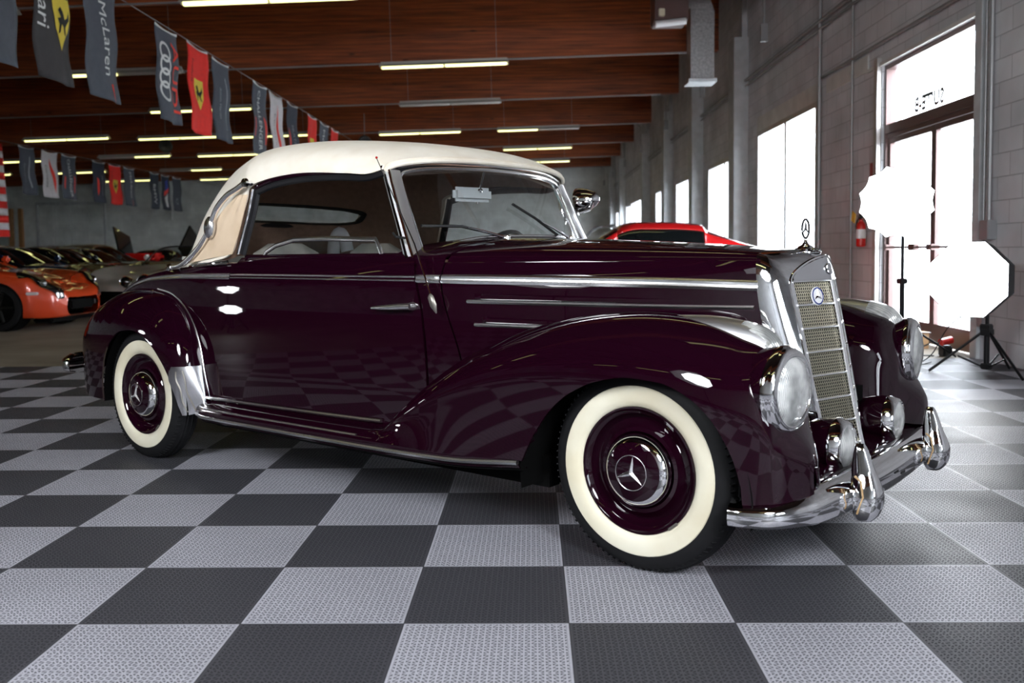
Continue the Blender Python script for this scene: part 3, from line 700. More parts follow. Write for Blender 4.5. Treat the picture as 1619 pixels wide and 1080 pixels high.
def softbox(label, p, aim, R, depth=.32, n=8, scal=0, roll=0, dm='softlit', lipd=.008):
    t = thing('softbox', label, 'photo softbox', p)
    m = axis((0, 0, 0), aim)
    def pt(k, r, z):
        a = 2*PI*k/n+PI/n+roll; return m@Vector((r*math.cos(a), r*math.sin(a), z))
    rim = []
    K = 4
    for k in range(n):
        for j in range(K):
            u = j/K; r = R*(1-scal*math.sin(PI*u)); a = pt(k, 1, 0).lerp(pt(k+1, 1, 0), u).normalized(); edge = pt(k, R, 0).lerp(pt(k+1, R, 0), u)
            rim.append(edge*(1-scal*math.sin(PI*u)))
    c = m@Vector((0, 0, .012)); nr = len(rim)
    b = MB().add([c]+rim, [(0, i+1, (i+1) % nr+1) for i in range(nr)]); b.build('diffuser', M[dm], t, smooth=False, solid=.003)
    bk = [m@Vector((0, 0, -depth))+(v*.16) for v in rim]; md = [v*.90+m@Vector((0, 0, -depth*.62)) for v in rim]
    lip = [v*(1.005+lipd*.3)+m@Vector((0, 0, lipd)) for v in rim]; r0 = [v*1.005-m@Vector((0, 0, .02)) for v in rim]
    b = MB().grid([L_+[L_[0]] for L_ in (lip, r0, md, bk)]); b.build('shell', M['softblack'], t, smooth=False, solid=-.003)
    b = MB().ring([v*1.004 for v in rim], .004, 5); b.build('rim_piping', M['black'], t)
    b = MB().lathe([(-depth-.16, .001), (-depth-.16, .05), (-depth+.02, .055), (-depth+.02, .001)], m, 16); b.build('lamp_head', M['black'], t)
    b = MB(); a0 = m@Vector((0, 0, -depth-.06)); b.tube([a0, (a0.x, a0.y, a0.z-.12)], .016, 8); b.build('bracket', M['standmetal'], t); return t, a0
t, a0 = softbox('lit octagonal softbox on a black tripod at the right edge, before the grey block wall', (3.33, 7.08, .772), (-1.0, -1, .02), .31, .36)
stand(t, 3.33+a0.x+.0, 7.08+a0.y, .772+a0.z-.1, .42, .5)
t, a0 = softbox('lit round scalloped softbox on a tall black stand before the glass door', (3.14, 8.0, 1.415), (-.62, -1, .02), .315, .26, 12, .055)
MB().ring([Vector((-.155, -.075, .0))+Vector((.035*math.cos(a*PI/8)*.9, -.035*math.cos(a*PI/8)*.4, .035*math.sin(a*PI/8))) for a in range(16)], .002, 4).build('seam_ring', M['isil'], t)
stand(t, 3.14+a0.x, 8.0+a0.y, 1.415+a0.z-.1, .62, .15)
for lab, p, aim, R_ in (('lit softbox standing left of the car, outside the picture', (-10.3, 5.0, 1.32), (1, -.06, -.02), .21), ('second, lower softbox left of the car, outside the picture', (-9.3, 4.85, .50), (1, -.05, .03), .21),
    ('large unseen fill softbox added behind the camera, left of it', (-3.0, -.6, 3.0), (.35, 1, -.55), .80), ('large unseen fill softbox added behind the camera, right of it', (1.5, -1.9, 3.1), (-.2, 1, -.50), .80)):  # these two are added out of view to brighten the foreground
    t, a0 = softbox(lab, p, aim, R_, .34, 8, dm='softadded' if p[1] < 0 else 'softlit', lipd=.50 if p[1] < 0 else .008)
    stand(t, p[0]+a0.x, p[1]+a0.y, p[2]+a0.z-.1, .3, hub=.12)
M['card'] = noise_var(mat('cardboard', (.42, .25, .13), .8), 10, .1)
t = thing('cardboard_box', 'small open cardboard box on the floor by the door', 'box', (3.80, 9.35, 0), .15)
MB().box((-.16, -.12, .0), (.16, .12, .17), .003).build('box_body', M['card'], t, smooth=False)
MB().box((-.17, -.14, .172), (.17, .14, .176), 0, Matrix.Rotation(.06, 3, 'Y')).build('flap', M['whiteplastic'], t, smooth=False)
t = thing('power_tool', 'red and black tool lying by the wall behind the box', 'tool', (3.86, 8.62, 0), .3)
MB().box((-.05, -.04, 0), (.05, .05, .10), .012).build('tool_body', M['black'], t); MB().tube([(-.06, 0, .13), (.06, 0, .15)], .035, 12).build('motor', M['reds'], t)
def cable(pts, r, lab, m='black'):
    o = MB().tube(curve([(x, y, z) for x, y, z in pts], 90), r, 6).build('cable', M[m]); tag(o, lab, 'cable', 'cables on the floor by the door'); return o
rr = random.Random(4)
for k, lab in enumerate(('black cable looping under the tripod stands', 'black cable running along the wall foot', 'thin black cable lying before the door')):
    p = [(2.6+k*.1, 8.50+.22*k, .009)]
    for i in range(9): p.append((2.75+i*.12+rr.uniform(-.05, .05), 8.55+k*.30+rr.uniform(-.08, .08), .009))
    cable(p, .006, lab)
cable([(3.5, 7.42, .5), (3.42, 7.6, .36), (3.38, 7.8, .12), (3.3, 7.9, .012), (3.5, 8.1, .012)], .005, 'thin cable hanging from the octagonal softbox')
# ================================================================== BACKGROUND CARS
M['bglass'] = mat('dark_car_glass', (.006, .008, .009), .03, 0, Specular_IOR_Level=.9, Coat_Weight=1.)
M['alloy'] = mat('dark_alloy', (.05, .05, .05), .3, .9)
M['alloyl'] = mat('light_alloy', (.45, .45, .46), .25, 1)
def modern_car(name, label, paintm, loc, rz, style='coupe', wheelm='alloy', lamps='slant', L_=4.45, Wd=1.86, H=1.24, group=None, ov=.74):
    """low sports car, nose towards +x, origin on the floor under its middle"""
    t = thing(name, label, 'car', loc, rz, group)
    h = Wd/2; fx, rx = L_/2-ov, -L_/2+.85          # axle stations
    # lower body: stations (x, halfwidth, z hood centre, z shoulder, z bottom)
    S = [(-L_/2, .62, .80, .74, .42), (-L_/2+.05, .80, .88, .80, .30), (-L_/2+.35, .90, .93, .86, .2), (rx, .985, .95, .90, .18), (rx+.6, .97, .93, .88, .15), (-.1, .94, .92, .86, .14), (fx-.7, .95, .88, .84, .14), (fx-.1, .985, .80, .84, .16), (fx+.35, .96, .71, .78, .17), (L_/2-.22, .86, .62, .66, .16), (L_/2-.06, .70, .54, .56, .17), (L_/2, .50, .44, .44, .2)]
    ctrl = []
    for (x, w, zc, zs, zb) in S:
        w *= h
        ctrl.append([(x, 0, zb), (x, w*.8, zb), (x, w*.96, zb+.05), (x, w, zb+(zs-zb)*.45), (x, w*.985, zs-.10), (x, w*.90, zs), (x, w*.6, (zc+zs)/2+.0), (x, w*.3, zc), (x, 0, zc)])
    rows = loft(ctrl, 66, 40); rows0 = rows
    b = MB().grid(rows)
    R = .345
    for ax in (fx, rx): b.clip(lambda v: math.hypot(v.x-ax, v.z-.33)-R if v.y > h*.55 else 1)
    b.mirror(); b.build('body', paintm, t, weld=True, angle=60)
    for s in (1, -1):
        for ax in (fx, rx):
            b = MB().lathe([(0, 0), (0, R-.0), (-.26, R), (-.26, 0)], axis((ax, s*(h*.93), .33), (0, s, 0)), 30).build('wheel_well', M['dark'], t)
            w = MB().lathe([(-.20, .20), (-.20, .30), (-.17, .325), (-.03, .325), (0, .30), (.005, .235), (-.01, .225)], axis((ax, s*(h*.955), .328), (0, s, 0)), 36); wo = w.build('tyre', M['rubber'], t)
            al = MB(); mx_ = axis((ax, s*(h*.955), .328), (0, s, 0)); al.lathe([(-.01, .23), (.002, .225), (-.03, .205), (-.09, .20), (-.10, 0)], mx_, 30)
            for k in range(5):
                a = 2*PI*k/5; al.tube([mx_@Vector((.03*math.cos(a), .03*math.sin(a), -.02)), mx_@Vector((.215*math.cos(a), .215*math.sin(a), -.012))], .022, 6)
            al.lathe([(.0, .0), (.0, .035), (-.03, .05)], mx_, 16); al.build('rim', M[wheelm], t)
    # greenhouse
    if style in ('coupe', 'fastback'):
        if style == 'coupe': G = [(fx-.55, .80, .84), (fx-.95, 1.02, .80), (fx-1.35, H-.03, .68), (fx-1.75, H, .66), (fx-2.2, H-.04, .66), (-L_/2+.75, 1.04, .70), (-L_/2+.35, .93, .72)]
        else: G = [(fx-.45, .82, .86), (fx-.85, 1.08, .82), (fx-1.3, H-.03, .72), (fx-1.7, H, .70), (fx-2.2, H-.03, .70), (-L_/2+1.15, H-.12, .70), (-L_/2+.35, .96, .70)]
        ct = []
        for (x, z, wt) in G:
            base = .86; wb_ = .90*h
            ct.append([(x, wb_, base-.06), (x, wb_*.985, min(z, base+.02)), (x, lerp(wb_, wt*h, .55), base+(z-base)*.55), (x, wt*h, z-.06*(z > 1)), (x, wt*h*.72, z-.008), (x, 0, z+.01)])
        rows = loft(ct, 40, 24)
        gl = MB().grid(rows).mirror(); gl.build('glasshouse', M['bglass'], t, weld=True)
        # painted roof skin + pillars, slightly proud
        b = MB(); nr = len(rows); i0, i1 = int(nr*.30), int(nr*(.80 if style == 'fastback' else .66))
        up = lambda p: (p[0], p[1]*1.006, p[2]+.006)
        b.grid([[up(p) for p in rows[i][13:]] for i in range(i0, i1)])
        b.grid([[up(p) for p in rows[i][11:16]] for i in range(2, i0+1)])
        b.grid([[up(p) for p in rows[i][0:16]] for i in range(int(nr*.70), nr-1)]) if style == 'fastback' else b.grid([[up(p) for p in rows[i][0:14]] for i in range(int(nr*.62), nr-6)])
        b.mirror().build('roof_skin', paintm, t, solid=-.004)
    elif style == 'roadster':
        b = MB()
        f = curve([(fx-.62, h*.78, .86), (fx-1.02, h*.70, 1.14), (fx-1.05, 0, 1.18), (fx-1.02, -h*.70, 1.14), (fx-.62, -h*.78, .86)], 40)
        b.tube(f, .014, 8); b.build('windscreen_frame', M['black'], t)
        MB().add([f[0], f[10], f[20], f[30], f[40], (fx-.5, 0, .86)], [(0, 1, 2, 5), (5, 2, 3, 4)]).build('windscreen', M['glass'], t, smooth=False)
        b = MB().box((-.55-.9, -h*.74, .74), (fx-.7, h*.74, .90), .03); b.build('cockpit', M['amber'], t)
        MB().lathe([(-.75, .001), (-.72, .20), (-.5, .30), (0, .34), (.5, .30), (.72, .20), (.75, .001)], Matrix.Translation((-1.05, 0, .93))@Matrix.Rotation(PI/2, 4, 'X'), 24).build('folded_hood', M['amber'], t)
        for s in (1, -1):
            b = MB().box((-.62, s*.38-.24, .5), (-.42, s*.38+.24, 1.02), .07, Matrix.Rotation(-.2, 3, 'Y')); b.build('seat', M['amber'], t)
            MB().tube([(-.62, s*.38, 1.0), (-.64, s*.38, 1.16)], [.05, .12], 12).build('headrest', M['whiteplastic'], t)
    # face
    for s in (1, -1):
        if lamps == 'slant':
            def lampf(v):
                dx, dy = v.x-(fx+.50), v.y-h*.76; a_ = -.62; u_, w_ = dx*math.cos(a_)-dy*math.sin(a_)*-1, 0
                u_ = dx*math.cos(.62)-dy*math.sin(.62); w_ = dx*math.sin(.62)+dy*math.cos(.62)
                return 1-(u_/.30)**2-(w_/.085)**2 if v.z > .42 else -1
            lb = MB().grid([[(x+.014, y+.010, z+.016) for x, y, z in r_] for r_ in rows0]); lb.clip(lampf)
            if s < 0: lb.flipy()
            lb.build('headlamp', M['bglass'], t)
            MB().lathe([(.03, .001), (.025, .04), (0, .055)], axis((fx+.56, s*h*.80, .67), (1, s*.5, .4)), 14).build('projector_lamp', M['alloyl'], t)
            MB().box((L_/2-.32, s*h*.66-.09, .30), (L_/2-.10, s*h*.66+.09, .38), .02, Matrix.Rotation(-s*.5, 3, 'Z')).build('fog_lamp', M['dark'], t)
            MB().lathe([(.02, .001), (.018, .03), (0, .042)], axis((L_/2-.105, s*h*.60+.0, .34), (1, s*.5, 0)), 12).build('fog_lens', M['lensglass'], t)
            MB().box((fx+.40, s*h*.955-.02, .50), (fx+.56, s*h*.955+.02, .54), .01, Matrix.Rotation(-s*.12, 3, 'Z')).build('side_marker', M['lensglass'], t)
        else:
            for (dx, yy, rr_) in ((.62, .70, .12), (.78, .45, .09)):
                p = (fx+dx+.09, s*h*yy, .60); mm_ = axis(p, (1, s*.35, .15))
                MB().lathe([(-.1, rr_), (.03, rr_*1.04), (.055, rr_*.96), (.05, rr_*.86)], mm_, 22).build('lamp_ring', M['chrome'], t)
                MB().lathe([(.085, .001), (.08, rr_*.45), (.05, rr_*.88)], mm_, 20).build('headlamp', M['bglass'], t)
    MB().box((L_/2-.16, -h*.36, .27), (L_/2+.0, h*.36, .40), .02).build('front_grille', M['dark'], t)
    MB().box((L_/2-.4, -h*.7, .10), (L_/2-.12, h*.7, .17), .02).build('front_splitter', M['dark'], t)
    for s in (1, -1):
        MB().box((fx-.98, s*h*.93-.03+s*.05, .93), (fx-.86, s*h*.93+.07+s*.05, 1.04), .03).build('door_mirror', paintm, t)
        MB().box((-L_/2-.01, s*h*.55-.14, .62), (-L_/2+.06, s*h*.55+.14, .72), .02).build('tail_lamp', M['redlens'], t)
    return t
def lerp(a, b_, t_): return a+(b_-a)*t_
P_or = paint('orange_red_paint', (.62, .055, .012), .25, .1); P_wh = paint('white_paint', (.62, .60, .57), .3); P_bl = paint('deep_blue_paint', (.012, .028, .085), .22, .2)
P_bk = paint('black_paint', (.008, .008, .010), .2); P_rd = paint('red_paint', (.60, .010, .012), .25); P_gr = paint('dark_grey_paint', (.05, .052, .055), .25, .4); P_tn = paint('bronze_paint', (.14, .09, .05), .28, .4)
modern_car('sports_car', 'orange-red low sports car with black wheels at the left edge', P_or, (-8.80, 13.25, 0), 0, 'coupe')
modern_car('roadster', 'white roadster with twin round lamps, facing the camera right of the orange-red car', P_wh, (-6.05, 16.95, 0), -1.95, 'roadster', 'alloyl', 'round')
modern_car('sports_car', 'dark blue sports car behind the orange-red one', P_bl, (-10.75, 18.5, 0), -.03, 'coupe', 'alloyl')
modern_car('sports_car', 'black sports car directly behind the blue one', P_bk, (-11.4, 21.6, 0), 0, 'coupe', 'alloy')
modern_car('sedan', 'bronze car with dark roof, last of the row before the open-doored black car', P_tn, (-13.4, 27.9, 0), 0, 'fastback', 'alloyl', H=1.36)
modern_car('sports_car', 'dark grey sports car deep in the row, behind the black one', P_gr, (-12.2, 24.7, 0), 0, 'coupe', 'alloyl')
modern_car('sports_car', 'black car near the far wall under the striped flag', P_bk, (-17.6, 33.5, 0), .1, 'fastback', 'alloyl', H=1.4)
modern_car('sports_car', 'dark car before the far panel door', P_gr, (-19.6, 37.8, 0), 0, 'fastback', 'alloyl', H=1.45)
modern_car('coupe', 'bright red fastback coupe parked behind the bonnet by the windows', P_rd, (1.22, 11.75, 0), PI-.03, 'fastback', 'alloyl', L_=4.25, H=1.36)
modern_car('sports_car', 'dark car standing beyond the red coupe', P_tn, (.2, 15.4, 0), PI, 'coupe', 'alloyl', H=1.22)
# black coupe with doors swung up and a red cover over its nose
t = modern_car('sports_car', 'black car with both doors raised and a red cover, near the far wall', P_bk, (-13.4, 32.4, 0), -1.57, 'coupe', 'alloy', H=1.2)
MB().box((.55, -.55, .84), (1.5, .55, 1.10), .08).build('engine_cover', M['reds'], t)
for s in (1, -1):
    dm = MB().box((-.1, -.03, 0), (1.0, .03, .95), .02); dm.xf(Matrix.Translation((-.3, s*.95, .9))@Matrix.Rotation(s*-.35, 4, 'X')@Matrix.Rotation(-.35, 4, 'Y')); dm.build('raised_door', P_bk, t)
# floor jack / cylinders and hose reel at the far right corner
for k, (x, lab) in enumerate(((2.9, 'white gas bottle with a pale red band left of its twin, far corner'), (3.35, 'white gas bottle with a red band in the far corner'))):
    t = thing('gas_cylinder', lab, 'gas cylinder', (x, 40, 0), 0, 'gas bottles by the far corner')
    MB().lathe([(0, 0), (0, .16), (1.25, .16), (1.42, .06), (1.5, .05), (1.5, 0)], Matrix(), 20).build('bottle', M['whiteplastic'], t)
    MB().lathe([(1.25, .165), (1.42, .065)], Matrix(), 20).build('red_band', M['ired'], t)
t = thing('hose_arm', 'grey curved hose arm against the far wall', 'hose', (2.7, 41.5, 0))
MB().tube(curve([(0, 0, 0), (-.3, 0, 1.4), (.2, 0, 2.0), (1.0, 0, 2.1)], 24), .07, 10).build('hose_pipe', M['conduit'], t)
# ================================================================== THE VINTAGE CABRIOLET
CAR = thing('vintage_cabriolet', 'dark maroon vintage cabriolet with cream canvas roof and whitewall tyres on the checkered floor', 'car', (-1.499, 5.179, 0), -.6495)
def P_(name, mb, m, parent=CAR, **kw):
    o = mb.build(name, M[m] if isinstance(m, str) else m, parent, **kw)
    if kw.get('solid') and kw.get('smooth', True):
        md = o.modifiers.new('edges', 'EDGE_SPLIT'); md.split_angle = math.radians(50)
    return o
WX = [(-1.09, .30), (-1.0, .41), (-.8, .525), (-.5, .615), (-.2, .665), (.1, .69), (.5, .708), (1.0, .715), (1.5, .71), (1.86, .69), (2.05, .655), (2.3, .59), (2.6, .495), (2.9, .370), (3.09, .262)]
def wx(x): return interp(WX, x)
GZ = [(.28, -.030), (.36, -.010), (.5, 0), (.75, 0), (.88, -.006), (.94, -.018), (.985, -.04), (1.02, -.07)]
def side(x, z): return wx(x)+interp(GZ, z)*min(1, wx(x)/.5)
def panel(XLf, XRf, z0, z1, nx=40, nz=44, off=0, zt=None):
    rows = []
    for j in range(nz+1):
        s = j/nz; r = []
        for i in range(nx+1):
            zz = z0+(z1-z0)*s; xl, xr = XLf(zz), XRf(zz); x = xl+(xr-xl)*i/nx
            if zt is not None: zz = z0+(zt(x)-z0)*s
            r.append((x, side(x, zz)+off, zz))
        rows.append(r)
    return MB().grid(rows)
ZS = 1.005                                                      # sill line of doors
def door_rear(z): return interp([(.315, .80), (.325, .72), (.35, .665), (.40, .635), (.5, .622), (.74, .622), (.93, .66), (1.02, .70)], z)
def door_front(z): return interp([(.315, 1.80), (.34, 1.885), (.5, 1.90), (.78, 1.88), (.91, 1.845), (1.02, 1.80)], z)
def hood_rear(z): return interp([(.30, 2.10), (.62, 2.045), (.93, 1.955), (1.02, 1.95)], z)
def hood_front(z): return interp([(.3, 3.16), (.6, 3.105), (.85, 3.066), (.95, 3.052)], z)
G_ = .0035
for s in (1, -1):
    def fin(b): return b if s > 0 else b.flipy()
    side_nm = s
    # rear quarter side (below the shoulder), door, scuttle, bonnet side
    b = panel(lambda z: -.62, lambda z: door_rear(z)-G_, .30, .985, 60, 44, zt=lambda x: interp([(-.62, .75), (-.42, .84), (-.2, .905), (.0, .94), (.3, .97), (.6, .985)], x))
    b.clip(lambda v: -(math.hypot(v.x, v.z-.30)-.345) if False else 1); P_('rear_quarter_panel', fin(b), 'maroon', solid=.006)
    b = panel(lambda z: door_rear(z)+G_, lambda z: door_front(z)-G_, .322, ZS, 60, 56); d = P_('door', fin(b), 'maroon', solid=.012)
    # handle with escutcheon
    def sd(x, z, o=0): return (x, s*(side(x, z)+o), z)
    h = MB(); h.tube([sd(1.835, .822, .0), sd(1.835, .822, .045)], [.020, .012], 12); h.tube([sd(1.85, .823, .045), sd(1.80, .821, .047), sd(1.72, .816, .046), sd(1.645, .812, .036)], [.012, .0125, .0095, .005], 10, flat=.7)
    h.lathe([(-.002, .0), (-.002, .026), (.006, .024), (.010, .014)], axis(sd(1.835, .822), (0, s, 0)), 18); P_('door_handle', h, 'chromesoft', d)
    # chrome capping below the window and body-colour sill line above
    c = MB()
    rows = []
    for (z, o) in ((.962, .004), (.965, .011), (.992, .010), (1.004, .004), (1.008, -.02)):
        rows.append([(x, s*(side(x, min(z, 1.0))+o), z) for x in [door_rear(.99)+G_+(door_front(.99)-door_rear(.99)-2*G_)*i/50 for i in range(51)]])
    c.grid(rows); P_('window_capping', c, 'satin', d, solid=.002)
    c = MB(); xs = [door_rear(1.02)+.01+(door_front(1.02)-door_rear(1.02)-.05)*i/40 for i in range(41)]
    c.grid([[(x, s*(side(x, 1.0)+o), z) for x in xs] for (z, o) in ((1.004, .000), (1.02, -.002), (1.027, -.012), (1.022, -.05), (1.005, -.06))]); P_('door_sill', c, 'maroon', d)
    b = panel(lambda z: door_front(z)+G_, lambda z: hood_rear(z)-G_, .30, .985, 14, 44); P_('scuttle_side', fin(b), 'maroon', solid=.006)
    b = panel(lambda z: hood_rear(z)+G_, hood_front, .34, .985, 60, 44); P_('bonnet_side', fin(b), 'maroon', solid=.006)
    # rubber line behind the seams
    c = MB()
    for f_ in (door_rear, door_front, hood_rear):
        c.grid([[(f_(z)+dx, s*(side(f_(z), z)-.004), z) for dx in (-.012, .012)] for z in [.322+(.985-.322)*i/40 for i in range(41)]])
    c.grid([[(x, s*(side(x, .32)-.004), z) for x in [.7+i*.03 for i in range(38)]] for z in (.30, .335)])
    P_('seam_rubber', c, 'dark')
    # belt moulding, tapering to the tail
    pts = []
    def bz(x): return interp([(-.75, .69), (-.62, .735), (-.45, .815), (-.25, .878), (-.05, .910), (.3, .926), (1.0, .930), (2.0, .928), (2.7, .918), (3.05, .905)], x)
    for a, b2, nm in ((-.62, door_rear(.93)-G_, 'rear'), (door_rear(.93)+G_, door_front(.93)-G_, 'door'), (door_front(.93)+G_, hood_rear(.93)-G_, 'sc'), (hood_rear(.93)+G_, hood_front(.9)-.005, 'hood')):
        n = max(4, int((b2-a)*26)); c = MB(); rows = []
        for (dz, o) in ((-.021, .002), (-.019, .009), (-.010, .014), (-.002, .011), (.002, .012), (.009, .015), (.016, .010), (.018, .002)):
            r = []
            for i in range(n+1):
                x = a+(b2-a)*i/n; k = interp([(-.62, .35), (0, .62), (.6, .72), (1.9, .85), (2.1, 1.0), (3, 1.0)], x); r.append((x, s*(side(x, bz(x)+dz*k)+o), bz(x)+dz*k))
            rows.append(r)
        c.grid(rows); P_('belt_moulding', c, 'chromesoft', d if nm == 'door' else CAR, solid=.002)
    # louvre ridges with chrome strips on the bonnet side
    for (x0, x1, za, zb_) in ((2.075, 3.045, .846, .832), (2.105, 2.80, .760, .745)):
        n = 50; c = MB(); rows = []
        for (dz, o) in ((-.010, .001), (-.008, .010), (-.002, .014), (.004, .010), (.006, .001)):
            rows.append([(x0+(x1-x0)*i/n, s*(side(x0+(x1-x0)*i/n, .8)+o), za+(zb_-za)*i/n+dz) for i in range(n+1)])
        c.grid(rows); P_('louvre_strip', c, 'chromesoft', solid=.002)
        c = MB(); rows = []
        for (dz, o) in ((.004, .001), (.010, .013), (.022, .012), (.028, .001)):
            rows.append([(x0+.03+(x1-x0-.06)*i/n, s*(side(x0+(x1-x0)*i/n, .8)+o*min(1, i/2, (n-i)/2)), za+(zb_-za)*i/n+dz) for i in range(n+1)])
        c.grid(rows); P_('louvre_ridge', c, 'maroon', solid=.002)
# ---------------- bonnet top and scuttle top
def zc(x): return interp([(1.60, 1.085), (1.9, 1.082), (2.0, 1.078), (2.3, 1.065), (2.6, 1.050), (2.85, 1.034), (3.05, 1.016)], x)
def topsec(x, n=28, z0=.983):
    w = side(x, .985); out = []
    for k in range(n+1):
        t_ = k/n*PI; c_, s_ = math.cos(t_), math.sin(t_)
        e = .78
        y = w*math.copysign(abs(c_)**e, c_); z = z0+(zc(x)-z0)*s_**.86
        out.append((y, z))
    return out
def hseam(y): return hood_rear(1.0)+.05*(1-(y/.66)**2)
rows = []
for i in range(50):
    r = []
    for (y, z) in topsec(2.0, 36):
        x0 = hood_rear(.985)+G_+.16*(1-min(1, abs(y)/.64)**2.2); u = i/49; x = x0+(3.050-x0)*u
        sec = topsec(x, 36); k = len(r); r.append((x, sec[k][0], sec[k][1]))
    rows.append(r)
P_('bonnet_top', MB().grid(rows), 'maroon', solid=-.006)
# centre hinge strip
P_('bonnet_hinge', MB().tube([(x, 0, zc(x)+.001) for x in [2.14+i*.045 for i in range(21)]], .0045, 6), 'maroon')
rows = []
def wsb(y): return 1.755+.135*(1-(min(1, abs(y)/.62))**2)             # windscreen foot line (x)
for i in range(16):
    r = []; sec0 = topsec(1.9, 36)
    for k, (y, z) in enumerate(sec0):
        x1 = hood_rear(.985)-G_+.16*(1-min(1, abs(y)/.64)**2.2); x0 = wsb(y)-.06; x = x0+(x1-x0)*i/15
        sec = topsec(x, 36); r.append((x, sec[k][0], sec[k][1]))
    rows.append(r)
P_('scuttle_top', MB().grid(rows), 'maroon', solid=-.006)
P_('wiper_plate', MB().lathe([(0, .10), (.006, .095), (.008, 0)], axis((2.12, .10, 1.069), (0, 0, 1)), 24).xf(Matrix.Identity(4)), 'satin')
# ---------------- tail
def dz_(x): return interp([(-1.09, .36), (-1.05, .48), (-.97, .58), (-.85, .68), (-.72, .76), (-.6, .822), (-.42, .900), (-.2, .950), (.0, .972), (.62, .985)], x)
rows = []
for i in range(61):
    x = .615-(i/60)*1.70; w = wx(x)-.012; top = dz_(x); zb = min(.90, top-.06); r = []
    for z_ in (.30, .45, .6, .75): r.append((x, w, min(z_, zb-.01)))
    K = 36
    for k in range(K+1):
        t_ = k/K*PI; c_, s_ = math.cos(t_), math.sin(t_)
        r.append((x, w*math.copysign(abs(c_)**.9, c_), zb+(top-zb)*abs(s_)**.9))
    for z_ in (.75, .6, .45, .30): r.append((x, -w, min(z_, zb-.01)))
    rows.append(r)
cut = MB().grid(rows); cut.clip(lambda v: 1 if v.x < .15 or v.z < .90 or abs(v.y) > .56 else (-1 if v.x > -.30 and abs(v.y) < .56 else 1))
P_('tail_deck', cut, 'maroon', solid=-.006)
rows = [[(-1.085+.02*0, .30*math.cos(PI*k/12)*(1-.25*j), .42-.1*j) for k in range(13)] for j in range(2)]
b = MB().box((-1.06, -.34, .28), (-.6, .34, .45), .05); P_('tail_valance', b, 'maroon')
c = MB(); c.lathe([(0, .02), (.02, .028), (.035, .02), (.05, .006)], axis((-.46, -.44, .842), (-.2, -.3, 1)), 14); c.tube([(-.58, -.42, .795), (-.48, -.46, .842), (-.38, -.49, .872)], .012, 8); P_('boot_hinge', c, 'chrome')
b = MB(); b.lathe([(0, .04), (.03, .042), (.06, .03), (.07, 0)], axis((-.60, -.42, .77), (-1, -.35, .3)), 16); P_('tail_lamp', b, 'redlens')
# ---------------- rear fenders
RF = [(.462, .715, .30, .725, .29), (.445, .70, .40, .738, .28), (.425, .69, .50, .765, .27), (.395, .68, .61, .80, .262), (.345, .67, .70, .825, .26), (.265, .66, .778, .836, .26), (.15, .65, .835, .840, .265), (0, .64, .858, .842, .27), (-.18, .62, .860, .840, .275), (-.36, .585, .842, .828, .275), (-.52, .54, .808, .80, .272), (-.66, .49, .755, .755, .27), (-.78, .43, .69, .695, .27), (-.88, .37, .61, .63, .275), (-.95, .31, .51, .56, .285), (-.985, .26, .40, .48, .30)]
def rf_ctrl(st, n=16):
    x, yi, zt, yo, zb_ = st; zm = zb_+(zt-zb_)*.52; out = []
    for k in range(n+1):
        a = k/n*PI/2; out.append((x, yi+(yo-yi)*math.sin(a)**.9, zm+(zt-zm)*math.cos(a)**.85))
    for k in range(1, 7): out.append((x, yo-.012*(k/6)**2, zm+(zb_-zm)*k/6))
    return out
def rarch(v):
    """>0 outside the wheel opening"""
    x, z = v.x, v.z
    zt = interp([(-.335, .10), (-.325, .36), (-.29, .49), (-.21, .59), (-.10, .648), (.0, .657), (.10, .635), (.19, .585), (.27, .51), (.33, .42), (.365, .33), (.375, .25), (.38, .1)], x)
    if x < -.335 or x > .38: return max(.02, min(abs(x+.335), abs(x-.38)))
    return (z-zt)*.6
def lerp_rows(c): return loft(c, 120, 40)
for s in (1, -1):
    rows = lerp_rows([rf_ctrl(st) for st in RF]); b = MB().grid(rows); b.clip(rarch)
    if s < 0: b.flipy()
    rfo = P_('rear_fender', b, 'maroon', solid=.008 if s > 0 else .008)
    # bead along the front joint and stone guard
    fr = [(st[0]+.004, s*(side(st[0], min(.95, st[2]))+.004), st[2]) for st in RF[:8]]
    P_('fender_bead', MB().tube(curve([(x, y, z) for x, y, z in fr], 50), .006, 6), 'chromesoft', rfo)
    # stone guard follows the fender skin
    sg = []; R0 = rows
    g = MB().grid([[(x, y+.004, z) for (x, y, z) in r] for r in rows]); g.clip(rarch)
    g.clip(lambda v: v.x-interp([(.25, .385), (.30, .372), (.36, .350), (.44, .325), (.49, .335), (.495, .36), (.6, .37)], v.z)); g.clip(lambda v: .497-v.z); g.clip(lambda v: v.z-.262); g.clip(lambda v: v.y-.722)
    if s < 0: g.flipy()
    sgo = P_('stone_guard', g, 'satin', rfo, solid=-.003)
    for f_ in (.36, .70):
        pr_ = []
        for zz_ in [.285+.012*i for i in range(17)]:
            x0_ = interp([(.25, .385), (.30, .372), (.36, .350), (.44, .325), (.49, .335)], zz_); x1_ = interp([(.28, .448), (.40, .440), (.50, .422)], zz_); xt = x0_+(x1_-x0_)*f_
            bp_ = min((q_ for r_ in rows for q_ in r_), key=lambda q_: (q_[0]-xt)**2+(q_[2]-zz_)**2)
            pr_.append((bp_[0]+.004, s*(bp_[1]+.007), bp_[2]))
        P_('guard_rib', MB().tube(curve(pr_[::4], 24), .0035, 6), 'dullmetal', sgo)
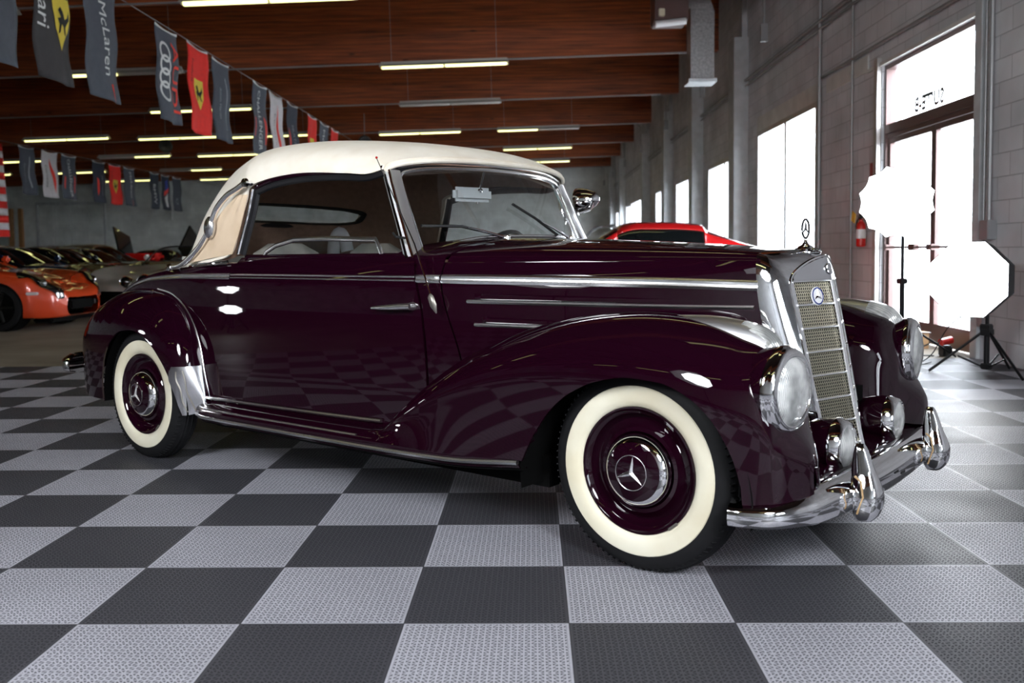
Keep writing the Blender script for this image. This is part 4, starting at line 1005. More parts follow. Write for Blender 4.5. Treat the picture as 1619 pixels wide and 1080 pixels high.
# front fender -----------------------------------------------------------------
FF = [  # x, inner bottom(y,z), inner mid, crest, outer mid, outer bottom
 (1.64, (.70, .30), (.705, .31), (.712, .325), (.76, .315), (.800, .296)),
 (1.73, (.68, .30), (.69, .325), (.706, .346), (.770, .330), (.803, .297)),
 (1.82, (.66, .30), (.675, .40), (.698, .428), (.780, .385), (.805, .298)),
 (1.97, (.60, .30), (.64, .50), (.682, .548), (.792, .46), (.807, .300)),
 (2.11, (.55, .30), (.60, .58), (.662, .638), (.797, .52), (.807, .303)),
 (2.25, (.50, .30), (.56, .64), (.643, .702), (.800, .565), (.806, .310)),
 (2.40, (.46, .30), (.52, .68), (.622, .757), (.804, .60), (.806, .322)),
 (2.57, (.42, .30), (.47, .71), (.602, .797), (.808, .62), (.806, .318)),
 (2.75, (.38, .30), (.43, .72), (.588, .815), (.810, .625), (.805, .300)),
 (2.90, (.34, .32), (.40, .70), (.583, .812), (.810, .615), (.803, .290)),
 (3.05, (.32, .35), (.375, .66), (.585, .790), (.806, .59), (.797, .285)),
 (3.16, (.335, .355), (.385, .62), (.592, .760), (.794, .56), (.783, .284)),
 (3.24, (.37, .36), (.42, .58), (.604, .728), (.770, .53), (.758, .284)),
 (3.282, (.41, .355), (.46, .53), (.614, .650), (.747, .47), (.733, .286)),
 (3.296, (.43, .352), (.475, .49), (.616, .530), (.735, .45), (.722, .287)),
 (3.320, (.47, .348), (.51, .46), (.618, .488), (.709, .43), (.696, .29)),
 (3.342, (.51, .340), (.545, .43), (.620, .458), (.670, .41), (.658, .295)),
 (3.358, (.55, .335), (.57, .40), (.618, .430), (.640, .39), (.630, .300)),
 (3.364, (.575, .33), (.585, .375), (.605, .395), (.618, .37), (.610, .305))]
def ff_ctrl(st):
    x, ib, im, cr, om, ob = st; out = []
    for k in range(5): out.append((x, ib[0]+(im[0]-ib[0])*k/5, ib[1]+(im[1]-ib[1])*k/5))
    for k in range(11):
        a = k/10*PI/2; out.append((x, im[0]+(cr[0]-im[0])*(1-math.cos(a)**1.0), im[1]+(cr[1]-im[1])*math.sin(a)))
    for k in range(1, 15):
        a = k/14*PI/2; out.append((x, cr[0]+(om[0]-cr[0])*math.sin(a)**.95, om[1]+(cr[1]-om[1])*math.cos(a)**.95))
    for k in range(1, 7): out.append((x, om[0]+(ob[0]-om[0])*(k/6)**1.5, om[1]+(ob[1]-om[1])*k/6))
    return out
def farch(v):
    if v.y < .56: return .05
    x, z = v.x, v.z
    if x < 2.42 or x > 3.225: return max(.02, min(abs(x-2.42), abs(x-3.225)))
    zt = interp([(2.42, .1), (2.428, .27), (2.45, .33), (2.50, .42), (2.56, .50), (2.64, .567), (2.75, .617), (2.86, .637), (2.97, .630), (3.06, .598), (3.13, .54), (3.18, .46), (3.21, .37), (3.222, .28), (3.225, .1)], x)
    return (z-zt)*.6
def arch_lip(zf, x0, x1, yf, s, n=60): pass
for s in (1, -1):
    rows = loft([ff_ctrl(st) for st in FF], 150, 70); b = MB().grid(rows); b.clip(farch)
    if s < 0: b.flipy()
    ffo = P_('front_fender', b, 'maroon', solid=.008)
# wheel arch linings ------------------------------------------------------------
for s in (1, -1):
    b = MB().lathe([(-.02, .42), (-.36, .40), (-.37, .0)], axis((2.83, s*.795, .28), (0, s, 0)), 40, -.15, PI+.15); P_('wheel_arch_lining', b, 'dark')
    b = MB().lathe([(-.02, .39), (-.30, .37), (-.31, .0)], axis((.02, s*.815, .30), (0, s, 0)), 40, -.1, PI+.1); P_('wheel_arch_lining', b, 'dark')
# underside, sills, running boards -------------------------------------------------
b = MB().box((.45, -.66, .20), (2.45, .66, .31)); b.box((2.40, -.36, .22), (3.2, .36, .5)); b.box((-.95, -.40, .25), (-.40, .40, .5)); b.box((-.45, -.45, .22), (.45, .45, .55))
P_('underbody', b, 'dark', smooth=False)
for s in (1, -1):
    def rb_o(x): return interp([(.44, .76), (.55, .797), (1.0, .803), (1.7, .805), (2.1, .808), (2.42, .806)], x)
    xs = [.44+(2.425-.44)*i/60 for i in range(61)]
    zz = lambda x: interp([(.44, .275), (1.6, .278), (2.1, .288), (2.425, .318)], x)
    sec = [(-.13, .062), (-.10, .056), (-.06, .046), (-.02, .034), (.0, .018), (.002, .0), (-.01, -.022), (-.05, -.03)]
    b = MB().grid([[(x, s*(rb_o(x)+o), zz(x)+dz) for x in xs] for o, dz in sec]); rb = P_('running_board', b, 'maroon', solid=.004)
    c = MB().tube([(x, s*(rb_o(x)+.003), zz(x)-.004) for x in xs], .0095, 8); P_('edge_strip', c, 'chromesoft', rb)
    c = MB().tube([(x, s*(rb_o(x)-.012), zz(x)+.031) for x in [.46+(1.60-.46)*i/40 for i in range(41)]], .006, 8); P_('tread_strip', c, 'chromesoft', rb)
    c = MB().tube([(x, s*(side(x, .34)+.022), .345+(x-.5)*.012) for x in [.46+(1.66-.46)*i/40 for i in range(41)]], .008, 8); P_('sill_moulding', c, 'chromesoft', rb)
    b = MB().tube([(x, s*(rb_o(x)-.03), zz(x)-.02) for x in xs], .018, 8); P_('board_underside', b, 'dark', rb)
# exhaust tail and front valance -------------------------------------------------
P_('tail_pipe', MB().tube([(-.2, -.40, .25), (-.75, -.52, .265), (-.93, -.56, .268)], .022, 12), 'chrome')
rows = loft([[(3.10, y, .375), (3.22, y, .352), (3.32, y, .338), (3.385-.02*abs(y)/.5, y, .325), (3.405-.03*abs(y)/.5, y, .295), (3.395-.03*abs(y)/.5, y, .25)] for y in (-.60, -.5, -.35, -.15, .15, .35, .5, .60)], 40, 24)
P_('front_valance', MB().grid(rows), 'maroon', solid=.006)
# blending fillets between bonnet and front fenders
for s in (1, -1):
    rows = []
    for i in range(13):
        x = 2.5+i*.055; a = (x, s*(side(x, .6)-.005), .66); b_ = (x, s*interp([(2.5, .50), (2.9, .405), (3.16, .39)], x), .685)
        rows.append([a, ((a[0]+b_[0])/2, (a[1]+b_[1])/2, .655), b_])
    P_('fender_fillet', MB().grid(rows), 'maroon', solid=.004)
    b = MB().box((3.0, s*.40-.10, .36), (3.24, s*.40+.10, .40)); P_('valance_closing', b, 'dark', smooth=False)

# ---------------- radiator shell
RC = [(x_, side(x_, z_)+.006, z_) for x_, z_ in ((3.150, .30), (3.120, .45), (3.092, .62), (3.066, .78), (3.052, .88), (3.046, .94))]
ts_ = [(y_, z_) for y_, z_ in topsec(3.044, 36) if y_ > -1e-6]
for k_ in (3, 7, 12, 18): RC.append((3.038, ts_[k_][0]+.005*(k_ < 12), ts_[k_][1]+.007))
RC = curve(RC, 40)
FC = [(3.262, .182, .285), (3.236, .194, .42), (3.200, .204, .60), (3.165, .211, .77), (3.142, .215, .88), (3.136, .208, .925), (3.142, .165, .955), (3.160, .09, .985), (3.176, 0, .999)]
rows = []
for u in range(49):
    a = crom(RC, 40*u/48); c_ = crom(FC, 8*u/48); r = []
    for k in range(9):
        t_ = k/8; bul = .010*math.sin(PI*t_)
        p = [a[i]+(c_[i]-a[i])*t_ for i in range(3)]; n_ = Vector((0, p[1]*2, max(0, p[2]-.9)*6)).normalized() if p[1] > .001 or p[2] > .95 else Vector((0, 1, 0))
        r.append((p[0]+0, p[1]+bul*n_.y, p[2]+bul*n_.z))
    rows.append(r)
b = MB().grid(rows).mirror(); shell = P_('radiator_shell', b, 'chrome', weld=True, solid=.003, angle=60)
# front lip: rolled edge, then plates
def ridge(z): return interp([(.25, 3.335), (.436, 3.291), (.922, 3.197), (1.0, 3.178)], z)
def ZF(y, z):  # front plane x at |y|, z  (V shaped)
    hw = interp([(.285, .182), (.60, .204), (.88, .215), (1.0, .215)], z); edge = interp([(.285, 3.262), (.42, 3.236), (.60, 3.200), (.77, 3.165), (.88, 3.142), (1.0, 3.12)], z)
    return ridge(z)+(edge-ridge(z))*min(1.2, abs(y)/hw)
# top plate above mesh
rows = []
for i in range(25):
    t_ = -1+2*i/24; y = .198*t_; ztop = interp([(0, .997), (.09, .984), (.165, .954), (.2, .928)], abs(y)); r = []
    for k in range(7):
        z = .915+(ztop-.915)*k/6; r.append((ZF(y, z)+.002, y, z))
    rows.append(r)
P_('header_plate', MB().grid(rows), 'satin', shell, solid=.003)
lip = [FC[k] for k in range(9)]+[(x, -y, z) for x, y, z in FC[:8][::-1]]
P_('shell_lip', MB().tube(curve(lip, 120), .0065, 8), 'chrome', shell)
# frame strips and bars
c = MB()
zs = [.290+(.915-.290)*i/30 for i in range(31)]
def hwm(z): return interp([(.285, .170), (.60, .192), (.915, .203)], z)
for s in (1, -1):
    c.grid([[(ZF(y, z)+.001, s*y, z) for y in (hwm(z)-.006, hwm(z)+.012)] for z in zs])
c.tube([(ridge(z)+.002, .006, z) for z in zs], .0065, 8); c.tube([(ridge(z)+.002, -.006, z) for z in zs], .0065, 8)
P_('grille_frame', c, 'chromesoft', shell)
for z in (.915, .835, .756, .676, .597, .517, .437, .357):
    c = MB(); w = hwm(z); c.tube([(ZF(w, z)+.003, w, z), (ridge(z)+.003, 0, z), (ZF(w, z)+.003, -w, z)], .0046, 6); P_('grille_bar', c, 'chromesoft', shell)
for s in (1, -1):
    b = MB(); z = .292; r_ = 0; dz = .0102; dy = .0098; th = .0010
    while z < .915:
        w = hwm(z)
        A = Vector((ZF(w, z)-.004, s*w, z)); B_ = Vector((ridge(z)-.004, 0, z))
        b.tube([A, B_], th, 3, caps=False)
        y = dy*(.5 if r_ % 2 else 0)+.004
        while y < w:
            p0 = Vector((ZF(y, z)-.0035, s*y, z)); p1 = Vector((ZF(y, z+dz)-.0035, s*y, z+dz)); b.tube([p0, p1], th, 3, caps=False); y += dy
        z += dz; r_ += 1
    P_('grille_mesh', b, 'meshmetal', shell, smooth=False)
    b = MB().grid([[(ZF(y, z)-.022, s*y, z) for y in (0, .1, hwm(z)+.012)] for z in (.28, .45, .6, .75, .92)]); P_('radiator_core', b, 'meshdark', shell)
def star(mb, m, R, r0, h):
    """three-pointed star, local z outwards"""
    for k in range(3):
        a = PI/2+k*2*PI/3; a1, a2 = a+PI/3, a-PI/3
        tip = m@Vector((R*math.cos(a), R*math.sin(a), h*.25)); c_ = m@Vector((0, 0, h)); l = m@Vector((r0*math.cos(a1), r0*math.sin(a1), 0)); r_ = m@Vector((r0*math.cos(a2), r0*math.sin(a2), 0))
        mb.add([tip, c_, l, r_], [(0, 1, 2), (0, 3, 1), (0, 2, 3)])
    return mb
def disc_ring(mb, m, R, r, z=0, n=32): return mb.ring([m@Vector((R*math.cos(2*PI*k/n), R*math.sin(2*PI*k/n), z)) for k in range(n)], r, 6)
nf = Vector((1, -.27, .19)).normalized()
m_ = axis((ZF(.098, .862)+.004, -.098, .862), nf)
bd = P_('grille_badge', MB().lathe([(0, 0), (.0, .032), (.005, .032), (.006, .025), (.006, 0)], m_, 32), 'whiteplastic', shell)
P_('enamel_ring', MB().lathe([(.0068, .0255), (.0068, .0305)], m_, 32), 'blue', bd)
P_('star', star(MB(), m_@Matrix.Translation((0, 0, .006)), .025, .0062, .006), 'chrome', bd)
m_ = axis((ridge(.958)+.004, 0, .955), (1, 0, .25))
bd = P_('shell_badge', MB().lathe([(0, 0), (0, .021), (.004, .021), (.006, .014), (.009, 0)], m_, 28), 'chrome', shell)
P_('enamel_ring', MB().lathe([(.0048, .0145), (.0045, .0195)], m_, 28), 'blue', bd)
# mascot
b = MB().lathe([(0, .001), (0, .052), (.006, .055), (.012, .045), (.016, .030), (.024, .026), (.030, .014), (.040, .007), (.050, .005)], axis((3.108, 0, 1.010), (0, 0, 1)), 28)
for k in range(12):
    a = 2*PI*k/12; b.tube([(3.108+.03*math.cos(a), .03*math.sin(a), 1.026), (3.108+.052*math.cos(a+.4), .052*math.sin(a+.4), 1.020)], .004, 6)
mas = P_('hood_ornament', b, 'chrome', shell)
m_ = axis((3.108, 0, 1.097), (1, 0, 0)); b = disc_ring(MB(), m_, .0335, .0042, 0, 40)
star(b, m_, .034, .0062, .005); star(b, axis((3.108, 0, 1.097), (-1, 0, 0)), .034, .0062, .005); P_('ornament_star', b, 'mascot', mas)
# ---------------- lamps
def lens_mat():
    m = mat('fluted_lens', (.80, .82, .82), .10, .25, Coat_Weight=1.); N, L, b = nodes(m)
    tc = N.new('ShaderNodeTexCoord'); w = N.new('ShaderNodeTexWave'); w.bands_direction = 'Y'; w.inputs['Scale'].default_value = 55; w.inputs['Distortion'].default_value = 1.5; w.inputs['Detail'].default_value = 1; L.new(tc.outputs['Object'], w.inputs['Vector'])
    n = N.new('ShaderNodeTexNoise'); n.inputs['Scale'].default_value = 14; L.new(tc.outputs['Object'], n.inputs['Vector'])
    r = N.new('ShaderNodeValToRGB'); r.color_ramp.elements[0].color = (.30, .31, .31, 1); r.color_ramp.elements[1].color = (.92, .93, .92, 1); r.color_ramp.elements[0].position = .35; r.color_ramp.elements[1].position = .65; L.new(n.outputs['Fac'], r.inputs[0])
    mx = N.new('ShaderNodeMix'); mx.data_type = 'RGBA'; mx.blend_type = 'MULTIPLY'; mx.inputs[0].default_value = .30; L.new(r.outputs[0], mx.inputs[6]); L.new(w.outputs['Color'], mx.inputs[7]); L.new(mx.outputs[2], b.inputs['Base Color'])
    bp = N.new('ShaderNodeBump'); bp.inputs['Strength'].default_value = .5; bp.inputs['Distance'].default_value = .002; L.new(w.outputs['Fac'], bp.inputs['Height']); L.new(bp.outputs[0], b.inputs['Normal'])
    return m
M['lens'] = lens_mat()
for s in (1, -1):
    m_ = axis((3.303, s*.642, .613), (1, s*.11, .0))
    P_('headlamp_bucket', MB().lathe([(-.12, .115), (-.06, .125), (-.022, .129), (-.015, .126)], m_, 40), 'maroon')
    rim = P_('headlamp', MB().lathe([(-.020, .129), (-.017, .1335), (-.006, .1335), (.0, .129), (.004, .127), (.010, .125), (.017, .118), (.022, .108), (.021, .102), (.014, .099)], m_, 56), 'chrome')
    P_('lens', MB().lathe([(.015, .1000), (.022, .094), (.031, .074), (.037, .045), (.040, .001)], m_, 48), 'lens', rim)
    # parking lamp teardrop on the crest
    rows = []
    for i in range(33):
        u = i/32; x = 2.86+.40*u; w = .050*math.sin(min(1, u*1.05)*PI*.56)**.8+.001; h = interp([(0, .003), (.3, .019), (.6, .038), (.85, .050), (1, .036)], u)
        if u > .9: w *= math.sqrt(max(0.0, 1-((u-.9)/.102)**2)); h *= math.sqrt(max(0.02, 1-((u-.9)/.105)**2))
        cz = interp([(2.86, .816), (3.0, .802), (3.1, .780), (3.2, .745), (3.26, .715)], x)-.004; cy = .583+(x-2.86)*.07; r = []
        for k in range(13):
            a = k/12*PI; r.append((x+.02*math.sin(a)*u, s*(cy+w*math.cos(a)), cz+h*math.sin(a)-.022*abs(math.cos(a))**2*u))
        rows.append(r)
    pk = P_('parking_lamp', MB().grid(rows), 'castalloy', solid=.002)
    g = MB().grid([[(x+.003, y, z+.0025) for (x, y, z) in r] for r in rows[22:]]); P_('lens', g, 'lens', pk)
    g = MB().grid([[(x, s*(abs(y)+(.004 if k in (0,) else (-.004 if k == 12 else 0))), z-.003) for k, (x, y, z) in enumerate(r) if k in (0, 12)] for r in rows]); 
    # fog lamps
    m_ = axis((3.325, s*.276, .392), (1, s*.03, -.02))
    fg = P_('fog_lamp', MB().lathe([(-.130, .001), (-.125, .035), (-.105, .062), (-.07, .079), (-.03, .086), (0, .087)], m_, 40), 'maroon')
    P_('rim', MB().lathe([(-.010, .087), (-.006, .091), (.004, .090), (.014, .084), (.030, .079), (.034, .073), (.029, .070)], m_, 40), 'chrome', fg)
    P_('lens', MB().lathe([(.029, .072), (.039, .056), (.046, .03), (.048, .001)], m_, 36), 'lens', fg)
    b = MB().tube([(3.28, s*.276, .32), (3.28, s*.276, .34)], [.05, .03], 16); b.box((3.20, s*.276-.06, .325), (3.33, s*.276+.06, .340), .004); P_('fog_lamp_foot', b, 'black', fg)
# ---------------- bumpers
def blade(plan, zt_, zb_, name, dep=.028):
    pts = curve([(x, y, 0) for x, y in plan], 90); rows = []
    sec = [(-.045, .985, 0), (-.036, 1.0, 0), (-.026, .98, 0), (.006, .73, 0), (.0125, .655, 0), (.0145, .58, 0), (.0165, .35, 0), (.013, .10, 0), (.006, .02, 0), (-.02, 0, 0)]
    for (o, f, _) in sec:
        r = []
        for i, p in enumerate(pts):
            a = Vector(pts[min(i+1, len(pts)-1)])-Vector(pts[max(i-1, 0)]); n_ = Vector((a.y, -a.x, 0)).normalized()
            if n_.x*(1 if plan[len(plan)//2][0] > 0 else -1) < 0 and abs(n_.x) > .2: n_ = -n_
            if n_.y*p[1] < 0 and abs(n_.x) <= .2: n_ = -n_
            e = abs(p[1]); zt = zt_(e); zb = zb_(e)
            r.append((p[0]+n_.x*(o-.012), p[1]+n_.y*(o-.012), zb+(zt-zb)*f))
        rows.append(r)
    return P_(name, MB().grid(rows), 'chrome', solid=-.004, angle=50)
pf = [(3.185, -.796), (3.23, -.790), (3.30, -.758), (3.36, -.69), (3.40, -.60), (3.425, -.42), (3.437, -.2), (3.44, 0)]
pf = pf+[(x, -y) for x, y in pf[:-1][::-1]]
bmp = blade(pf, lambda e: interp([(0, .333), (.45, .333), (.6, .327), (.72, .312), (.79, .305)], e), lambda e: interp([(0, .225), (.45, .226), (.6, .228), (.8, .226)], e), 'front_bumper')
pr = [(-.93, -.70), (-1.0, -.70), (-1.08, -.65), (-1.14, -.5), (-1.17, -.25), (-1.18, 0)]; pr = pr+[(x, -y) for x, y in pr[:-1][::-1]]
rbp = blade(pr, lambda e: .458, lambda e: .365, 'rear_bumper')
for s in (1, -1):
    OV = [(.196, .012, .010, 3.452), (.203, .030, .020, 3.456), (.222, .043, .032, 3.460), (.25, .048, .040, 3.462), (.285, .046, .042, 3.461), (.315, .038, .037, 3.457), (.345, .028, .030, 3.451), (.375, .022, .024, 3.446), (.40, .019, .018, 3.443), (.42, .015, .012, 3.441), (.431, .006, .006, 3.440)]
    rows = []
    for (z, hy, hx, xc) in [crom(OV, 10*i/30) for i in range(31)]:
        rows.append([(xc+hx*math.copysign(abs(math.cos(a))**.8, math.cos(a))-.012*(math.cos(a) < 0), s*.400+hy*math.copysign(abs(math.sin(a))**.9, math.sin(a)), z) for a in [2*PI*k/28 for k in range(29)]])
    P_('overrider', MB().grid(rows), 'chrome', bmp)
    b = MB().tube([(3.44, s*.40-.047, .226), (3.4575, s*.40-.047, .28), (3.448, s*.40-.040, .325), (3.43, s*.40-.036, .336), (3.43, s*.40+.036, .336), (3.448, s*.40+.040, .325), (3.4575, s*.40+.047, .28), (3.44, s*.40+.047, .226)], .0028, 6); P_('overrider_gasket', b, 'amber', bmp)
    b = MB().box((3.2, s*.34-.02, .25), (3.42, s*.34+.02, .30)); P_('bumper_bracket', b, 'dark', bmp, smooth=False)
    b = MB().box((-1.15, s*.4-.02, .39), (-.9, s*.4+.02, .43)); P_('bumper_bracket', b, 'dark', rbp, smooth=False)
P_('number_plate_slot', MB().box((3.452, -.04, .268), (3.4565, .0, .276)), 'black', bmp, smooth=False)
# ---------------- wheels
def wheel(x, yo, s, steer=0):
    m_ = axis((x, s*yo, .330), (0, s, 0))
    w = P_('wheel', MB().lathe([(-.135, .22), (-.14, .27), (-.128, .310), (-.105, .326), (-.07, .331), (-.035, .326), (-.012, .312), (-.002, .290), (.0, .272)], m_, 80), 'rubber')
    b = MB()
    for rr_, zz in ((.328, -.045), (.3305, -.058), (.3305, -.082), (.328, -.095)):
        b.ring([m_@Vector((rr_*math.cos(2*PI*k/72), rr_*math.sin(2*PI*k/72), zz)) for k in range(72)], .0035, 4)
    for k in range(90):
        a = 2*PI*k/90; b.tube([m_@Vector((.315*math.cos(a), .315*math.sin(a), -.011)), m_@Vector((.3235*math.cos(a+.01), .3235*math.sin(a+.01), -.026))], .0028, 4)
    P_('tread', b, 'rubber', w)
    P_('whitewall', MB().lathe([(.0, .272), (.003, .2695), (.006, .25), (.004, .225), (-.004, .208), (-.012, .203)], m_, 80), 'whitewall', w)
    rim = P_('rim', MB().lathe([(-.012, .204), (-.004, .2035), (-.004, .198), (-.014, .192), (-.020, .182), (-.040, .176), (-.048, .165), (-.040, .150), (-.020, .137), (-.018, .125), (-.035, .116), (-.06, .10), (-.06, 0)], m_, 64), 'maroon', w)
    cap = P_('hub_cap', MB().lathe([(-.045, .112), (-.02, .1185), (-.012, .1185), (.004, .112), (.016, .100), (.0185, .094)], m_, 56), 'chrome', w)
    P_('cap_centre', MB().lathe([(.0185, .0945), (.026, .075), (.032, .05), (.035, .02), (.0355, 0)], m_, 48), 'maroon', cap)
    e = disc_ring(MB(), m_@Matrix.Translation((0, 0, .0325)), .0555, .0013, 0, 48); star(e, m_@Matrix.Translation((0, 0, .033))@Matrix.Rotation(-.16, 4, 'Z'), .054, .0115, .010); P_('cap_star', e, 'chromesoft', cap)
    P_('balance_weight', MB().box((-.02, .199, -.004), (.02, .207, .002), .002).xf(m_@Matrix.Rotation(-2.45 if s < 0 else 0, 4, 'Z')), 'dullmetal', w)
    # gearwheel-side closing disc and brake drum
    P_('brake_drum', MB().lathe([(-.07, .19), (-.13, .19), (-.13, 0)], m_, 32), 'dark', w)
    return w
for s in (1, -1):
    wheel(2.845, .735, s); wheel(0, .788, s)
b = MB().tube([(2.845, -.62, .33), (2.845, .62, .33)], .03, 8); b.tube([(0, -.66, .33), (0, .66, .33)], .04, 8); P_('axle', b, 'dark')
# ---------------- windscreen
def ws_pt(v, t_, off=0):
    """v: -1..1 across, t 0 foot ..1 top"""
    y0 = interp([(0, .600), (1, .585)], t_); y = v*y0; xe = 1.765+(1.605-1.765)*t_; bul = .125-.015*t_
    zb_ = .985+.097*(1-abs(v)**4); zt = 1.350+.036*(1-abs(v)**4); x = xe+bul*(1-v*v)
    return (x+off, y, zb_+(zt-zb_)*t_)
rows = [[ws_pt(-1+2*i/40, .03+.95*j/16) for i in range(41)] for j in range(17)]
wso = P_('windscreen', MB().grid(rows), 'glass')
def corner_path():
    P = []
    n = 18
    vv = .955; 
    pts = [(-vv, .04), (-vv, .2), (-vv, .5), (-vv, .8), (-vv+.005, .92), (-vv+.04, .985)]+[(-.8+1.6*i/12, 1.0) for i in range(13)]+[(vv-.04, .985), (vv-.005, .92), (vv, .8), (vv, .5), (vv, .2), (vv, .04)]
    return [ws_pt(a, t_, .006) for a, t_ in pts]
top = corner_path()
P_('frame_moulding', MB().tube(curve(top, 160), .0085, 8), 'chromesoft', wso)
P_('frame_rubber', MB().tube([(x-.010, y*1.02, z+.010*(abs(y) < .55)) for x, y, z in curve(top, 160)], .014, 8), 'blackrub', wso)
P_('header_trim', MB().tube([(p[0]+.008, p[1], p[2]+.020) for p in [ws_pt(-1.0+2.0*i/60, 1.0) for i in range(61)]], .008, 8), 'chromesoft', wso)
foot = [ws_pt(-.97+1.94*i/60, .03, .01) for i in range(61)]
P_('foot_moulding', MB().tube(foot, .009, 8), 'chromesoft', wso)
P_('foot_rubber', MB().tube([(x+.016, y, z-.012) for x, y, z in foot], .010, 8), 'blackrub', wso)
P_('foot_finisher', MB().tube([(x+.032, y*1.01, z-.022) for x, y, z in foot], .011, 8), 'chromesoft', wso)
for s in (1, -1):
    # A pillar: broad polished casting with ribs
    rows = []
    for i in range(25):
        t_ = i/24; z = .955+(1.362-.955)*t_; xf = 1.795-.17*t_+(.03*(1-t_)**3); wv = interp([(0, .085), (.12, .060), (.5, .046), (1, .05)], t_); y = interp([(0, .655), (.15, .640), (1, .600)], t_)
        rows.append([(xf-wv*.95, s*(y-.03), z), (xf-wv*.9, s*(y+.003), z), (xf-wv*.55, s*(y+.008), z), (xf-wv*.50, s*(y+.002), z), (xf-wv*.40, s*(y+.008), z), (xf-wv*.05, s*(y+.004), z), (xf+.005, s*(y-.012), z), (xf+.005, s*(y-.045), z)])
    pil = P_('windscreen_pillar', MB().grid(rows), 'castalloy', solid=-.003, angle=30)
    P_('pillar_rib', MB().tube([(r[2][0], r[2][1]+s*.004, r[2][2]) for r in rows], .005, 6), 'chrome', pil)
    P_('pillar_rib', MB().tube([(r[5][0], r[5][1]+s*.003, r[5][2]) for r in rows], .006, 6), 'chrome', pil)
# wipers
def wiper(base, mid, tip_a, tip_b):
    w = P_('wiper', MB().tube([base, ((base[0]+mid[0])/2, (base[1]+mid[1])/2, (base[2]+mid[2])/2+.004), mid], [.007, .005, .004], 6), 'chrome')
    P_('wiper_blade', MB().tube([tip_a, mid, tip_b], .006, 6, flat=1.6), 'black', w)
    P_('wiper_pivot', MB().lathe([(0, .016), (.012, .014), (.026, .009), (.028, 0)], axis((base[0], base[1], base[2]-.014), (.4, 0, 1)), 14), 'chrome', w)
def wp(v, t_): return ws_pt(v, t_, .022)
b1 = Vector(ws_pt(-.38, 0, .05))+Vector((0, 0, .004)); wiper(tuple(b1), wp(-.66, .22), wp(-.93, .36), wp(-.42, .07))
b1 = Vector(ws_pt(.40, 0, .05))+Vector((0, 0, .004)); wiper(tuple(b1), wp(.10, .30), wp(-.10, .50), wp(.30, .06))
# ---------------- soft top
RT = [  # edge (x,y,z), centre (x,z), exponents (y, x, z)
 ((1.605, .612, 1.366), (1.725, 1.424), (.80, 1.3, .9)), ((1.52, .632, 1.350), (1.62, 1.474), (.82, 1.2, .95)), ((1.40, .640, 1.360), (1.42, 1.512), (.82, 1.15, .85)), ((1.15, .650, 1.376), (1.15, 1.543), (.80, 1.15, .80)),
 ((.93, .655, 1.366), (.90, 1.562), (.80, 1.15, .80)), ((.78, .660, 1.335), (.68, 1.566), (.82, 1.3, .80)), ((.755, .664, 1.28), (.50, 1.558), (.86, 1.45, .80)), ((.705, .672, 1.16), (.31, 1.535), (.90, 1.55, .80)), ((.650, .680, 1.035), (.16, 1.500), (.92, 1.7, .78)),
 ((.52, .686, .998), (.06, 1.42), (.94, 1.9, .76)), ((.41, .680, .982), (-.05, 1.30), (.94, 1.95, .76)), ((.30, .655, .972), (-.15, 1.18), (.94, 2.1, .8)), ((.21, .625, .966), (-.26, 1.06), (.94, 2.1, .9)), ((.16, .60, .962), (-.35, .968), (.94, 2.0, 1.))]
def rt_sec(e, c, ex, n=34, sh=0):
    out = []
    for k in range(n+1):
        a = k/n*PI; ca, sa = math.cos(a), max(0., math.sin(a))
        y = (e[1]-sh)*math.copysign(abs(ca)**ex[0], ca); x = c[0]+(e[0]-c[0])*(1-sa**ex[1]); z = e[2]+(c[1]-sh-e[2])*sa**ex[2]
        out.append((x+(sh if c[0] < .35 else 0)*.8, y, z))
    return out
rt = loft([rt_sec(e, c, ex) for e, c, ex in RT], 110, 68)
def rwin(v):  # superellipse hole in the back
    if v.x > .30: return 1
    cz = 1.262-.03*(v.y/.5)**2
    return ((abs(v.y)/.50)**5+(abs(v.z-cz)/.055)**4)-1
b = MB().grid(rt); b.clip(rwin); top_ = P_('canvas_roof', b, 'cloth', solid=.012)
ri = loft([rt_sec(e, c, ex, 34, .028) for e, c, ex in RT], 110, 68)
b = MB().grid(ri); b.clip(rwin); P_('headlining', b, 'liner', top_)
b = MB().grid([[(x+.012, y, z) for x, y, z in r] for r in rt]); b.clip(rwin, -1); P_('rear_window', b, 'glass', top_)
# window frame ring: sample boundary
ringp = []
def rt_surface(y, z):
    best = None
    for r in rt[70:]:
        for p in r:
            d_ = (p[1]-y)**2+(p[2]-z)**2
            if best is None or d_ < best[0]: best = (d_, p)
    return best[1]
for k in range(40):
    a = 2*PI*k/40; ca, sa = math.cos(a), math.sin(a); y = .51*math.copysign(abs(ca)**.4, ca); z = 1.262-.03*(y/.5)**2+.058*math.copysign(abs(sa)**.5, sa)
    p = rt_surface(y, z); ringp.append((p[0]+.012, y, z))
P_('rear_window_frame', MB().ring(ringp, .019, 8), 'black', top_)
# front hem roll and side hem
P_('roof_hem', MB().tube([tuple(Vector(p)+Vector((.004, 0, -.006))) for p in rt[0]], .010, 8), 'cloth', top_)
